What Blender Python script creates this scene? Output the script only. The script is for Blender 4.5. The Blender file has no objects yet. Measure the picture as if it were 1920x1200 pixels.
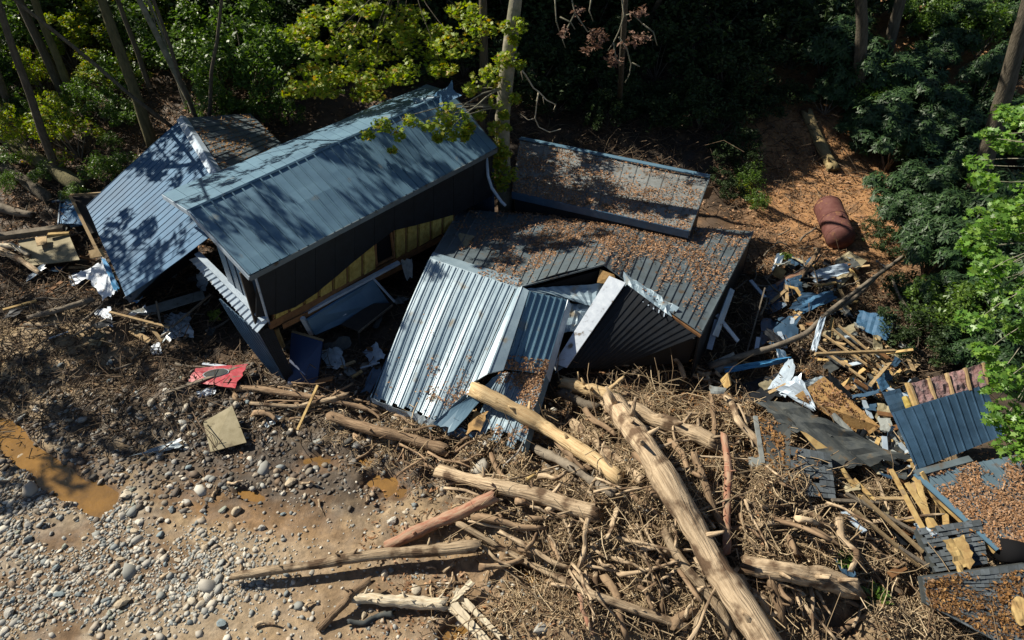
import bpy, math, random
import numpy as np
from mathutils import Vector

# ------------------------------------------------------------------ camera, sky, sun, exposure
C = bpy.context.scene.collection
SC = bpy.context.scene
H = 14.0
PITCH = math.radians(39)
FP = 1280.0
cam_d = bpy.data.cameras.new('camera'); cam = bpy.data.objects.new('camera', cam_d); C.objects.link(cam)
cam.location = (0, 0, H); cam.rotation_euler = (math.radians(90) - PITCH, 0, 0)
cam_d.sensor_width = 36; cam_d.lens = 24; cam_d.clip_end = 500; cam_d.clip_start = .1
SC.camera = cam
world = bpy.data.worlds.new('World'); SC.world = world; world.use_nodes = True
wt = world.node_tree; bg = wt.nodes['Background']
sky = wt.nodes.new('ShaderNodeTexSky'); sky.sky_type = 'NISHITA'; sky.sun_disc = False
SUN_EL = math.radians(43); SUN_DIR = Vector((-.93, .37, 0)).normalized()
S3 = Vector((SUN_DIR.x*math.cos(SUN_EL), SUN_DIR.y*math.cos(SUN_EL), math.sin(SUN_EL)))
sky.air_density = .8; sky.dust_density = .4; sky.sun_elevation = SUN_EL; sky.sun_rotation = math.atan2(SUN_DIR.x, SUN_DIR.y)
wt.links.new(sky.outputs[0], bg.inputs[0]); bg.inputs[1].default_value = .05
sl = bpy.data.lights.new('sun', 'SUN'); so = bpy.data.objects.new('sun', sl); C.objects.link(so)
sl.energy = 5.0; sl.angle = math.radians(.5); sl.color = (1, .93, .79)
so.rotation_euler = S3.to_track_quat('Z', 'Y').to_euler(); so.location = S3*60
SC.view_settings.view_transform = 'Standard'; SC.view_settings.look = 'None'
SC.view_settings.exposure = 0.68; SC.view_settings.gamma = 1; SC.view_settings.use_curve_mapping = False
SC.cycles.max_bounces = 4; SC.cycles.diffuse_bounces = 2; SC.cycles.transparent_max_bounces = 4

rnd = random.Random(7)
RG = np.random.default_rng(11)

# ------------------------------------------------------------------ noise + terrain
_perm = np.random.default_rng(5).random((256, 256))
def vn(x, y):
    x = np.asarray(x, float); y = np.asarray(y, float)
    xi = np.floor(x).astype(int); yi = np.floor(y).astype(int)
    fx = x-xi; fy = y-yi; fx = fx*fx*(3-2*fx); fy = fy*fy*(3-2*fy)
    g = lambda a, b: _perm[a & 255, b & 255]
    return (g(xi, yi)*(1-fx)+g(xi+1, yi)*fx)*(1-fy)+(g(xi, yi+1)*(1-fx)+g(xi+1, yi+1)*fx)*fy
def fbm(x, y, o=4):
    s = 0; a = .5; t = 0
    for k in range(o):
        s = s+a*vn(x*2**k+17*k, y*2**k+31*k); t += a; a *= .5
    return s/t-.5
def ss(a, b, x):
    t = np.clip((x-a)/(b-a), 0, 1); return t*t*(3-2*t)
cp, sp = math.cos(PITCH), math.sin(PITCH)
def ray(px, py):
    u = (px-960)/FP; v = (600-py)/FP
    return Vector((u, cp+v*sp, -sp+v*cp))
def P(px, py, z=0.0):
    d = ray(px, py); t = (z-H)/d.z; return Vector((0, 0, H))+d*t
def PD(px, py, Y):
    d = ray(px, py); t = Y/d.y; return Vector((0, 0, H))+d*t
def gau(x, y, c, sx, sy, rot=0):
    dx = x-c[0]; dy = y-c[1]; cr, sr = math.cos(rot), math.sin(rot)
    a = (dx*cr+dy*sr)/sx; b = (-dx*sr+dy*cr)/sy
    return np.exp(-(a*a+b*b))
STREAM = [P(a, b) for a, b in ((-220, 790), (0, 800), (55, 860), (130, 905), (195, 935))]
def seg_dist(x, y, pts):
    d = np.full(np.shape(x), 99.)
    for a, b in zip(pts[:-1], pts[1:]):
        ax, ay, bx, by = a[0], a[1], b[0], b[1]
        L = (bx-ax)**2+(by-ay)**2
        t = np.clip(((x-ax)*(bx-ax)+(y-ay)*(by-ay))/L, 0, 1)
        d = np.minimum(d, np.hypot(x-ax-t*(bx-ax), y-ay-t*(by-ay)))
    return d
def hgt(x, y, fine=True):
    x = np.asarray(x, float); y = np.asarray(y, float)
    w = fbm(x*.35, y*.35, 3)
    z = .45*ss(11.5, 18, y+.25*x*(x < 0)*0+1.5*w)
    hs = 23.5-3.5*ss(-6, -14, x)+3*ss(8, 14, x)
    z = z+.30*np.maximum(0, y-hs-2*w)*ss(0, 4, y-hs)+.30*np.maximum(0, y-40)
    z = z+.25*np.maximum(0, x-17)*ss(16, 22, y)
    z = z+1.05*gau(x, y, (3.4, 10.0), 3.4, 2.2)+.75*gau(x, y, (7.0, 9.0), 3.5, 2.6)+.45*gau(x, y, (-2.0, 12.2), 3.0, 1.2, -.3)
    z = z+.65*gau(x, y, (7.8, 12.8), 3.2, 2.4)+.5*gau(x, y, (.6, 9.3), 2.2, 1.0)+.35*gau(x, y, (1.5, 7.0), 2.0, .6)
    z = z+.5*gau(x, y, (-13.5, 16.0), 3.0, 1.6)+.25*gau(x, y, (-9.3, 13.6), 2.2, 1.1)
    mound = np.clip(gau(x, y, (3.4, 10.0), 3.6, 2.6)+gau(x, y, (7.0, 9.0), 4, 3)+gau(x, y, (-2., 12.), 3, 1.6)+gau(x, y, (7.8, 12.8), 4, 3), 0, 1)
    z = z+mound*(1.15*fbm(x*1.3, y*1.3, 4)-.25*ss(.08, .25, fbm(x*1.9+30, y*1.9, 2)))
    z = z+.10*w+.35*fbm(x*.9, y*.9, 3)*ss(11, 15, y)
    z = z+gau(x, y, (8.6, 16.6), 3.6, 3.4)*.8*fbm(x*1.3+3, y*1.3, 4)+gau(x, y, (-11, 14.5), 6, 3)*.6*fbm(x*1.5+3, y*1.5, 4)
    flat = 1-ss(10.5, 13, y)
    z = z+.06*fbm(x*1.3+9, y*1.3, 3)*flat
    d = seg_dist(x+.25*fbm(x*1.1, y*1.1, 2), y+.3*fbm(x*1.2+5, y*1.2, 2), STREAM)
    z = z-np.where(d < 2.2, (z+.17)*(1-ss(.20, .48, d)), 0)
    for c, sx, sy, r in ((P(468, 928), .5, .17, -.3), (P(990, 1080), .55, .22, -.6), (P(860, 1180), .5, .22, .5)):
        g = gau(x+.15*fbm(x*2, y*2, 2), y, c, sx, sy, r)
        z = z-(z+.15)*ss(.35, .62, g)
    if fine:
        z = z+.035*fbm(x*6, y*6, 3)+.02*fbm(x*14, y*14, 2)
    return z
def hz(x, y): return float(hgt(np.array([x]), np.array([y]))[0])
def PT(px, py, dz=0.0):
    """the point of the ground that the ray through this pixel meets, raised by dz"""
    d = ray(px, py); o = Vector((0, 0, H))
    t = np.linspace(6, 90, 700); X = t*d.x; Y = t*d.y; Z = H+t*d.z
    g = hgt(X, Y, False)+dz
    k = np.nonzero(Z < g)[0]; k = k[0] if len(k) else 699
    a, b = (Z-g)[k-1], (Z-g)[k]
    q = t[k-1]+(t[k]-t[k-1])*(a/(a-b+1e-9))
    return o+d*float(q)
def SP(px, py): # scale px per metre at ground
    q = PT(px, py); return FP/(q.y*cp+(H-q.z)*sp)

# ------------------------------------------------------------------ object helpers
def setp(o, label=None, cat=None, group=None, kind=None):
    if label: o['label'] = label
    if cat: o['category'] = cat
    if group: o['group'] = group
    if kind: o['kind'] = kind
    return o
def empty(name, loc, label, cat, group=None, rz=0):
    o = bpy.data.objects.new(name, None); C.objects.link(o); o.location = loc; o.rotation_euler = (0, 0, rz)
    o.empty_display_size = .2
    return setp(o, label, cat, group)
class MB:
    def __init__(s): s.v = []; s.f = []; s.m = []; s.mi = 0; s.g = {}
    def add(s, vs, fs, mi=None):
        n = len(s.v); s.v += [tuple(v) for v in vs]; s.f += [tuple(i+n for i in f) for f in fs]; s.m += [s.mi if mi is None else mi]*len(fs); return s
    def hexa(s, a, b):   # two rings of 4
        return s.add(list(a)+list(b), [(0, 3, 2, 1), (4, 5, 6, 7), (0, 1, 5, 4), (1, 2, 6, 5), (2, 3, 7, 6), (3, 0, 4, 7)])
    def slab(s, poly, th):   # polygon extruded down its normal
        poly = [Vector(p) for p in poly]; n = Vector((0, 0, 0))
        for i in range(len(poly)): n += poly[i].cross(poly[(i+1) % len(poly)])
        n = n.normalized()*th; k = len(poly)
        return s.add(poly+[p-n for p in poly], [tuple(range(k)), tuple(range(2*k-1, k-1, -1))]+[(i, i+k, (i+1) % k+k, (i+1) % k) for i in range(k)])
    def beam(s, p, q, w, h, up=(0, 0, 1)):
        p = Vector(p); q = Vector(q); d = (q-p).normalized(); up = Vector(up)
        if abs(d.dot(up)) > .95: up = Vector((0, 1, 0))
        sd = d.cross(up).normalized()*w/2; u = sd.cross(d).normalized()*h/2
        return s.hexa([p-sd-u, p+sd-u, p+sd+u, p-sd+u], [q-sd-u, q+sd-u, q+sd+u, q-sd+u])
    def tube(s, pts, rad, n=8, rough=0.0, cap=True, seed=0):
        r_ = random.Random(seed); pts = [Vector(p) for p in pts]; vs = []; fs = []
        a0 = Vector((0, 0, 1)); k = len(pts); run = 0.; nb = len(s.v)
        for i, p in enumerate(pts):
            d = (pts[min(i+1, k-1)]-pts[max(i-1, 0)]).normalized()
            u = a0-d*a0.dot(d)
            if u.length < .05: u = Vector((0, 1, 0))-d*d.y
            u.normalize(); w = d.cross(u); a0 = u
            R = rad[i] if hasattr(rad, '__len__') else rad
            if i: run += (pts[i]-pts[i-1]).length
            for j in range(n):
                t = 2*math.pi*j/n; q = R*(1+rough*(r_.random()-.5)*2)
                vs.append(p+u*math.cos(t)*q+w*math.sin(t)*q); s.g[nb+len(vs)-1] = (run+seed*7.3, math.cos(t)*R, math.sin(t)*R)
        for i in range(k-1):
            for j in range(n): fs.append((i*n+j, i*n+(j+1) % n, (i+1)*n+(j+1) % n, (i+1)*n+j))
        if cap: fs += [tuple(range(n-1, -1, -1)), tuple((k-1)*n+j for j in range(n))]
        return s.add(vs, fs)
    def mesh(s, name, smooth=False):
        me = bpy.data.meshes.new(name); me.from_pydata(s.v, [], s.f)
        if any(s.m): me.polygons.foreach_set('material_index', s.m)
        if smooth: me.polygons.foreach_set('use_smooth', [True]*len(me.polygons))
        if s.g:
            a = me.attributes.new('grain', 'FLOAT_VECTOR', 'POINT'); a.data.foreach_set('vector', [c for i in range(len(s.v)) for c in s.g.get(i, (0, 0, 0))])
        me.update(); return me
    def build(s, name, mat, parent=None, smooth=False, **k):
        me = s.mesh(name, smooth)
        for m in (mat if isinstance(mat, (list, tuple)) else [mat]): me.materials.append(m)
        return link(name, me, parent, **k)
def link(name, me, parent=None, label=None, cat=None, group=None, kind=None):
    o = bpy.data.objects.new(name, me); C.objects.link(o)
    if parent:
        o.parent = parent
        if parent.parent is None: o.matrix_parent_inverse = parent.matrix_basis.inverted()
    return setp(o, label, cat, group, kind)
def npmesh(name, verts, faces, mat, smooth=False):
    """verts (N,3), faces (M,k) arrays"""
    me = bpy.data.meshes.new(name); M, k = faces.shape
    me.vertices.add(len(verts)); me.vertices.foreach_set('co', np.ascontiguousarray(verts, np.float32).ravel())
    me.loops.add(M*k); me.loops.foreach_set('vertex_index', faces.ravel().astype(np.int32))
    me.polygons.add(M); me.polygons.foreach_set('loop_start', np.arange(0, M*k, k, dtype=np.int32))
    if smooth: me.polygons.foreach_set('use_smooth', np.ones(M, bool))
    me.update(calc_edges=True); me.validate()
    me.materials.append(mat); return me

# ------------------------------------------------------------------ materials
def mat(name, base, rough=.8, metal=0., spec=.5, noise=None, ramp=None, rnd_obj=0., isl=None, bump=0., bscale=20., stretch=None, trans=0., detail=6, ramp_pos=(.35, .65), scale=6., dirt=None, grain=False, objcol=False):
    """noise: second colour mixed by object-space noise; isl: list of colours picked per loose island; trans: share of translucency"""
    m = bpy.data.materials.new(name); m.use_nodes = True; t = m.node_tree; N = t.nodes; L = t.links
    b = N['Principled BSDF']; b.inputs['Roughness'].default_value = rough; b.inputs['Metallic'].default_value = metal
    b.inputs['Specular IOR Level'].default_value = spec
    def ramp_node(cols, fac, const=False):
        r = N.new('ShaderNodeValToRGB'); e = r.color_ramp.elements
        while len(e) < len(cols): e.new(.5)
        for i, c in enumerate(cols):
            e[i].position = (i/len(cols) if const else i/(len(cols)-1)); e[i].color = (*c, 1)
        if const: r.color_ramp.interpolation = 'CONSTANT'
        L.new(fac, r.inputs[0]); return r.outputs[0]
    col = None
    g = None
    if isl:
        g = N.new('ShaderNodeNewGeometry'); col = ramp_node(isl, g.outputs['Random Per Island'])
    tc = N.new('ShaderNodeTexCoord'); vec = tc.outputs['Object']
    if grain:
        ga = N.new('ShaderNodeAttribute'); ga.attribute_name = 'grain'; vec = ga.outputs['Vector']
    if stretch:
        mp = N.new('ShaderNodeMapping'); mp.inputs['Scale'].default_value = stretch; L.new(vec, mp.inputs[0]); vec = mp.outputs[0]
    if noise:
        nz = N.new('ShaderNodeTexNoise'); nz.inputs['Scale'].default_value = scale; nz.inputs['Detail'].default_value = detail
        nz.inputs['Roughness'].default_value = .65; L.new(vec, nz.inputs[0])
        mr = N.new('ShaderNodeMapRange'); mr.inputs[1].default_value = ramp_pos[0]; mr.inputs[2].default_value = ramp_pos[1]; L.new(nz.outputs[0], mr.inputs[0])
        mx = N.new('ShaderNodeMix'); mx.data_type = 'RGBA'; L.new(mr.outputs[0], mx.inputs[0])
        if col: L.new(col, mx.inputs[6])
        else: mx.inputs[6].default_value = (*base, 1)
        mx.inputs[7].default_value = (*noise, 1); col = mx.outputs[2]
    if dirt:
        n2 = N.new('ShaderNodeTexNoise'); n2.inputs['Scale'].default_value = dirt[1]; n2.inputs['Detail'].default_value = 8; L.new(tc.outputs['Object'], n2.inputs[0])
        mr = N.new('ShaderNodeMapRange'); mr.inputs[1].default_value = dirt[2]; mr.inputs[2].default_value = dirt[2]+.12; L.new(n2.outputs[0], mr.inputs[0])
        mx = N.new('ShaderNodeMix'); mx.data_type = 'RGBA'; L.new(mr.outputs[0], mx.inputs[0])
        if col: L.new(col, mx.inputs[6])
        else: mx.inputs[6].default_value = (*base, 1)
        mx.inputs[7].default_value = (*dirt[0], 1); col = mx.outputs[2]
        rr = N.new('ShaderNodeMapRange'); L.new(mr.outputs[0], rr.inputs[0]); rr.inputs[3].default_value = rough; rr.inputs[4].default_value = .9; L.new(rr.outputs[0], b.inputs['Roughness'])
    if rnd_obj:
        oi = N.new('ShaderNodeObjectInfo'); mr = N.new('ShaderNodeMapRange'); L.new(oi.outputs['Random'], mr.inputs[0])
        mr.inputs[3].default_value = 1-rnd_obj; mr.inputs[4].default_value = 1+rnd_obj
        mv = N.new('ShaderNodeVectorMath'); mv.operation = 'SCALE'
        if col: L.new(col, mv.inputs[0])
        else: mv.inputs[0].default_value = base
        L.new(mr.outputs[0], mv.inputs['Scale']); col = mv.outputs[0]
    if objcol:
        oi = N.new('ShaderNodeObjectInfo'); mx = N.new('ShaderNodeMix'); mx.data_type = 'RGBA'; mx.blend_type = 'MULTIPLY'; mx.inputs[0].default_value = 1
        L.new(oi.outputs['Color'], mx.inputs[6]); L.new(col, mx.inputs[7]); col = mx.outputs[2]
    if ramp:
        oi = N.new('ShaderNodeObjectInfo'); c2 = ramp_node(ramp, oi.outputs['Random'], True)
        if col:
            mx = N.new('ShaderNodeMix'); mx.data_type = 'RGBA'; mx.blend_type = 'MULTIPLY'; mx.inputs[0].default_value = 1
            L.new(c2, mx.inputs[6]); L.new(col, mx.inputs[7]); col = mx.outputs[2]
        else: col = c2
    if col: L.new(col, b.inputs['Base Color'])
    else: b.inputs['Base Color'].default_value = (*base, 1)
    if bump:
        nb = N.new('ShaderNodeTexNoise'); nb.inputs['Scale'].default_value = bscale; nb.inputs['Detail'].default_value = 5; L.new(vec, nb.inputs[0])
        bp = N.new('ShaderNodeBump'); bp.inputs['Strength'].default_value = 1.0; bp.inputs['Distance'].default_value = bump
        L.new(nb.outputs[0], bp.inputs['Height']); L.new(bp.outputs[0], b.inputs['Normal'])
    if trans:
        tr = N.new('ShaderNodeBsdfTranslucent'); ms = N.new('ShaderNodeMixShader'); ms.inputs[0].default_value = trans
        if col:
            hs = N.new('ShaderNodeHueSaturation'); hs.inputs['Value'].default_value = 1.5; hs.inputs['Saturation'].default_value = 1.15; L.new(col, hs.inputs['Color']); L.new(hs.outputs[0], tr.inputs[0])
        else: tr.inputs[0].default_value = (*base, 1)
        L.new(b.outputs[0], ms.inputs[1]); L.new(tr.outputs[0], ms.inputs[2]); L.new(ms.outputs[0], N['Material Output'].inputs[0])
    return m
M = {}
M['roof_grey'] = mat('grey_green_painted_metal', (.105, .195, .265), .5, .0, .5, noise=(.075, .145, .21), scale=1.2, rnd_obj=.06, dirt=((.16, .15, .12), 1.6, .66))
M['roof_blue'] = mat('blue_painted_metal', (.055, .14, .245), .65, .0, .3, noise=(.04, .10, .18), scale=1.5, rnd_obj=.06, dirt=((.12, .12, .11), 2.2, .68))
M['roof_pale'] = mat('pale_blue_grey_metal', (.27, .36, .42), .46, .1, .7, noise=(.20, .28, .34), scale=2.5, rnd_obj=.07, dirt=((.22, .19, .14), 2.0, .62), bump=.004, bscale=5)
M['roof_slate'] = mat('slate_blue_metal', (.10, .15, .19), .5, 0, .5, noise=(.07, .11, .14), scale=2, rnd_obj=.08, dirt=((.09, .06, .035), 3, .55))
M['roof_old'] = mat('dull_slate_metal', (.10, .13, .15), .5, .0, .6, noise=(.07, .09, .10), scale=2, rnd_obj=.08, dirt=((.07, .05, .03), 3, .58))
M['siding'] = mat('dark_blue_siding_metal', (.04, .085, .145), .42, .0, .6, noise=(.025, .055, .095), scale=3, rnd_obj=.08)
M['black_wall'] = mat('black_siding_and_shade', (.009, .012, .017), .6, 0, .3, noise=(.006, .007, .009), scale=4, dirt=((.03, .022, .016), 6, .70))  # also paints the shade on the upper front wall
M['trim'] = mat('white_blue_trim', (.42, .50, .58), .4, .1, .6, noise=(.30, .37, .45), scale=4, dirt=((.2, .16, .11), 5, .66))
M['white'] = mat('weathered_white_paint', (.55, .60, .66), .45, 0, .5, noise=(.40, .45, .52), scale=5, dirt=((.14, .11, .08), 5, .60))
M['skyblue'] = mat('bright_blue_foam_board', (.05, .22, .42), .6, 0, .4, noise=(.04, .16, .32), scale=3, dirt=((.15, .12, .08), 6, .64))
M['batt'] = mat('yellow_insulation', (.42, .33, .10), .95, 0, .1, noise=(.26, .19, .05), scale=7, bump=.03, bscale=9, rnd_obj=.15)
M['pink'] = mat('pink_insulation', (.30, .165, .16), .95, 0, .1, noise=(.22, .17, .17), scale=5, bump=.05, bscale=10, rnd_obj=.15)
M['osb'] = mat('strand_board', (.42, .265, .11), .85, 0, .3, noise=(.26, .15, .055), scale=14, stretch=(1, 2.5, 1), dirt=((.075, .05, .03), 2.4, .53), rnd_obj=.12)
M['ply'] = mat('weathered_plywood', (.30, .26, .17), .8, 0, .3, noise=(.20, .17, .10), scale=3, dirt=((.09, .07, .045), 3.5, .60), rnd_obj=.1)
M['lumber'] = mat('raw_lumber', (.42, .31, .17), .8, 0, .3, noise=(.30, .20, .10), scale=4, stretch=(3, 3, 3), rnd_obj=.25, dirt=((.11, .08, .05), 4, .60))
M['lumber_y'] = mat('fresh_yellow_lumber', (.50, .36, .15), .8, 0, .3, noise=(.32, .20, .08), scale=5, rnd_obj=.25, dirt=((.12, .08, .04), 4, .58))
M['beam_br'] = mat('brown_stained_beam', (.20, .10, .04), .8, 0, .3, noise=(.11, .055, .025), scale=5)
M['log'] = mat('stripped_pale_log', (.48, .37, .245), .85, 0, .25, noise=(.24, .17, .105), scale=3, rnd_obj=.3, bump=.06, bscale=4, dirt=((.11, .07, .042), 2.2, .50), grain=True, stretch=(.5, 6, 6), ramp_pos=(.38, .68))
M['log_y'] = mat('fresh_broken_log', (.54, .41, .23), .8, 0, .3, noise=(.36, .24, .12), scale=3, rnd_obj=.08, bump=.03, bscale=5, grain=True, stretch=(.5, 6, 6), dirt=((.13, .08, .03), 4, .62))
M['log_red'] = mat('red_barked_log', (.26, .10, .06), .8, 0, .3, noise=(.34, .24, .16), scale=4, bump=.02, bscale=6, grain=True, stretch=(.8, 3, 3))
M['log_dark'] = mat('brown_barked_wood', (.14, .09, .055), .9, 0, .2, noise=(.30, .21, .13), scale=4, rnd_obj=.3, bump=.04, bscale=6, grain=True, stretch=(.7, 5, 5))
M['path_log'] = mat('dull_tan_mossy_log', (.32, .245, .125), .9, 0, .2, noise=(.18, .145, .07), scale=2, bump=.03, bscale=4, grain=True, stretch=(.8, 3, 3))
M['roof_rear'] = mat('faded_grey_roofing', (.20, .215, .215), .7, 0, .3, noise=(.13, .14, .14), scale=2.5, rnd_obj=.1, dirt=((.10, .07, .045), 3, .56))
M['birch'] = mat('splintered_white_wood', (.62, .55, .42), .8, 0, .3, noise=(.40, .32, .21), scale=4, bump=.03, bscale=6, grain=True, stretch=(.8, 4, 4))
M['grey_wood'] = mat('grey_dead_wood', (.20, .17, .13), .9, 0, .2, noise=(.11, .09, .07), scale=4, rnd_obj=.2, bump=.03, bscale=6)
M['bark'] = mat('tree_bark', (.14, .12, .09), .9, 0, .2, noise=(.07, .058, .042), scale=3, stretch=(4, 4, .8), bump=.04, bscale=8)
M['bark_pale'] = mat('pale_mottled_bark', (.30, .27, .21), .9, 0, .2, noise=(.15, .15, .10), scale=4, bump=.02, bscale=8)
M['bark_moss'] = mat('mossy_bark', (.16, .14, .07), .9, 0, .2, noise=(.08, .075, .04), scale=4, stretch=(3, 3, .8), bump=.03, bscale=8)
M['red'] = mat('red_painted_board', (.42, .014, .035), .5, 0, .4, noise=(.26, .012, .025), scale=4, dirt=((.16, .10, .08), 7, .57))
M['door'] = mat('navy_door_paint', (.012, .03, .085), .45, 0, .5, dirt=((.05, .045, .04), 6, .66))
M['rust'] = mat('rusty_tank_steel', (.13, .055, .045), .8, 0, .3, noise=(.09, .03, .025), scale=3.5, dirt=((.20, .10, .05), 5, .58), bump=.006, bscale=12)
M['shingle'] = mat('charcoal_asphalt_shingle', (.085, .10, .115), .9, 0, .3, noise=(.055, .065, .07), scale=9, rnd_obj=.35)
M['felt'] = mat('black_roofing_felt', (.035, .042, .046), .8, 0, .3, noise=(.07, .075, .07), scale=4, dirt=((.10, .07, .04), 4, .6))
M['concrete'] = mat('grey_board', (.26, .28, .27), .85, 0, .3, noise=(.18, .19, .18), scale=5, dirt=((.12, .09, .06), 5, .62))
M['plastic'] = mat('crumpled_plastic', (.36, .42, .46), .35, 0, .6, noise=(.22, .27, .30), scale=7)
M['black'] = mat('matte_black', (.008, .008, .009), .95, 0, .1)  # fills the dark of the window and attic gap, colours the black tube
M['wire'] = mat('grey_wire', (.30, .28, .25), .5)
M['dark_in'] = mat('dark_interior_boards', (.022, .019, .017), .9, noise=(.04, .033, .025), scale=4)  # near-black paints the rooms' shade; table and wall box boards share it
M['blue_int'] = mat('blue_grey_interior_wall', (.12, .22, .33), .6, noise=(.09, .18, .28), scale=2)
M['stone'] = mat('river_stone', (1, 1, 1), .75, 0, .4, noise=(.72, .70, .68), scale=9, bump=.006, bscale=30,
                 objcol=True)
STC = [('grey', (.36, .35, .32)), ('dark slate', (.17, .20, .21)), ('tan', (.46, .38, .27)), ('blue grey', (.24, .30, .32)), ('whitish', (.62, .58, .50)), ('brown', (.28, .21, .145)), ('greenish grey', (.30, .32, .26)), ('pale buff', (.52, .46, .36))]
M['pebble'] = mat('river_pebbles', (1, 1, 1), .75, 0, .4, isl=[(.13, .14, .135), (.26, .26, .24), (.38, .35, .30), (.20, .22, .22), (.56, .52, .44), (.27, .20, .13), (.34, .31, .26), (.17, .19, .19), (.42, .37, .29)])
M['rubble'] = mat('dark_rubble', (1, 1, 1), .8, 0, .4, isl=[(.05, .05, .045), (.13, .11, .09), (.08, .06, .045), (.20, .17, .13), (.10, .10, .10), (.15, .10, .06)])
M['twig'] = mat('broken_twigs', (1, 1, 1), .85, 0, .3, isl=[(.10, .065, .035), (.28, .205, .12), (.46, .355, .22), (.17, .115, .065), (.38, .28, .165), (.58, .46, .30), (.22, .155, .09), (.14, .09, .055), (.33, .24, .145), (.09, .06, .035)])
M['twig_dk'] = mat('muddy_twigs', (1, 1, 1), .85, 0, .3, isl=[(.04, .028, .018), (.10, .07, .045), (.16, .11, .07), (.06, .04, .025), (.22, .17, .11)])
M['litter'] = mat('fallen_leaves', (1, 1, 1), .8, 0, .3, isl=[(.12, .065, .035), (.33, .18, .09), (.20, .11, .055), (.48, .30, .17), (.16, .09, .05), (.42, .27, .17), (.28, .15, .075), (.38, .19, .08)], trans=.15)
M['litter_o'] = mat('orange_fallen_leaves', (1, 1, 1), .8, 0, .3, isl=[(.18, .09, .035), (.34, .17, .055), (.12, .06, .03), (.44, .25, .09), (.24, .125, .05), (.30, .19, .11)], trans=.15)
M['leaf_yg'] = mat('yellow_green_leaves', (1, 1, 1), .5, 0, .4, isl=[(.14, .22, .02), (.25, .31, .03), (.11, .18, .02), (.34, .34, .035), (.19, .27, .025), (.22, .30, .03), (.18, .25, .03), (.40, .24, .03)], trans=.4)
M['leaf_g'] = mat('green_leaves', (1, 1, 1), .45, 0, .5, isl=[(.06, .12, .02), (.11, .19, .028), (.045, .09, .02), (.16, .25, .035)], trans=.3)
M['leaf_oak'] = mat('bright_oak_leaves', (1, 1, 1), .42, 0, .5, isl=[(.09, .20, .03), (.14, .28, .04), (.07, .15, .03), (.20, .32, .05), (.11, .23, .04)], trans=.35)
M['leaf_rh'] = mat('rhododendron_leaves', (1, 1, 1), .5, 0, .35, isl=[(.022, .052, .018), (.038, .08, .025), (.014, .036, .015), (.06, .115, .034)], trans=.12)
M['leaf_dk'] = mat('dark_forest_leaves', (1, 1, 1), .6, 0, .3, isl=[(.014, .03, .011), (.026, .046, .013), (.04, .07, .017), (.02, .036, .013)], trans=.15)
M['leaf_br'] = mat('withered_brown_leaves', (1, 1, 1), .7, 0, .3, isl=[(.16, .09, .06), (.26, .16, .12), (.10, .06, .04)], trans=.2)
M['moss'] = mat('moss', (.09, .13, .02), .95, 0, .1, noise=(.16, .19, .03), scale=12, bump=.03, bscale=20)

def water_mat():
    m = mat('murky_orange_water', (.25, .135, .038), .07, 0, .6, noise=(.15, .085, .03), scale=1.1, bump=.012, bscale=9, stretch=(1, 1, 1)); return m
M['water'] = water_mat()

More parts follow.
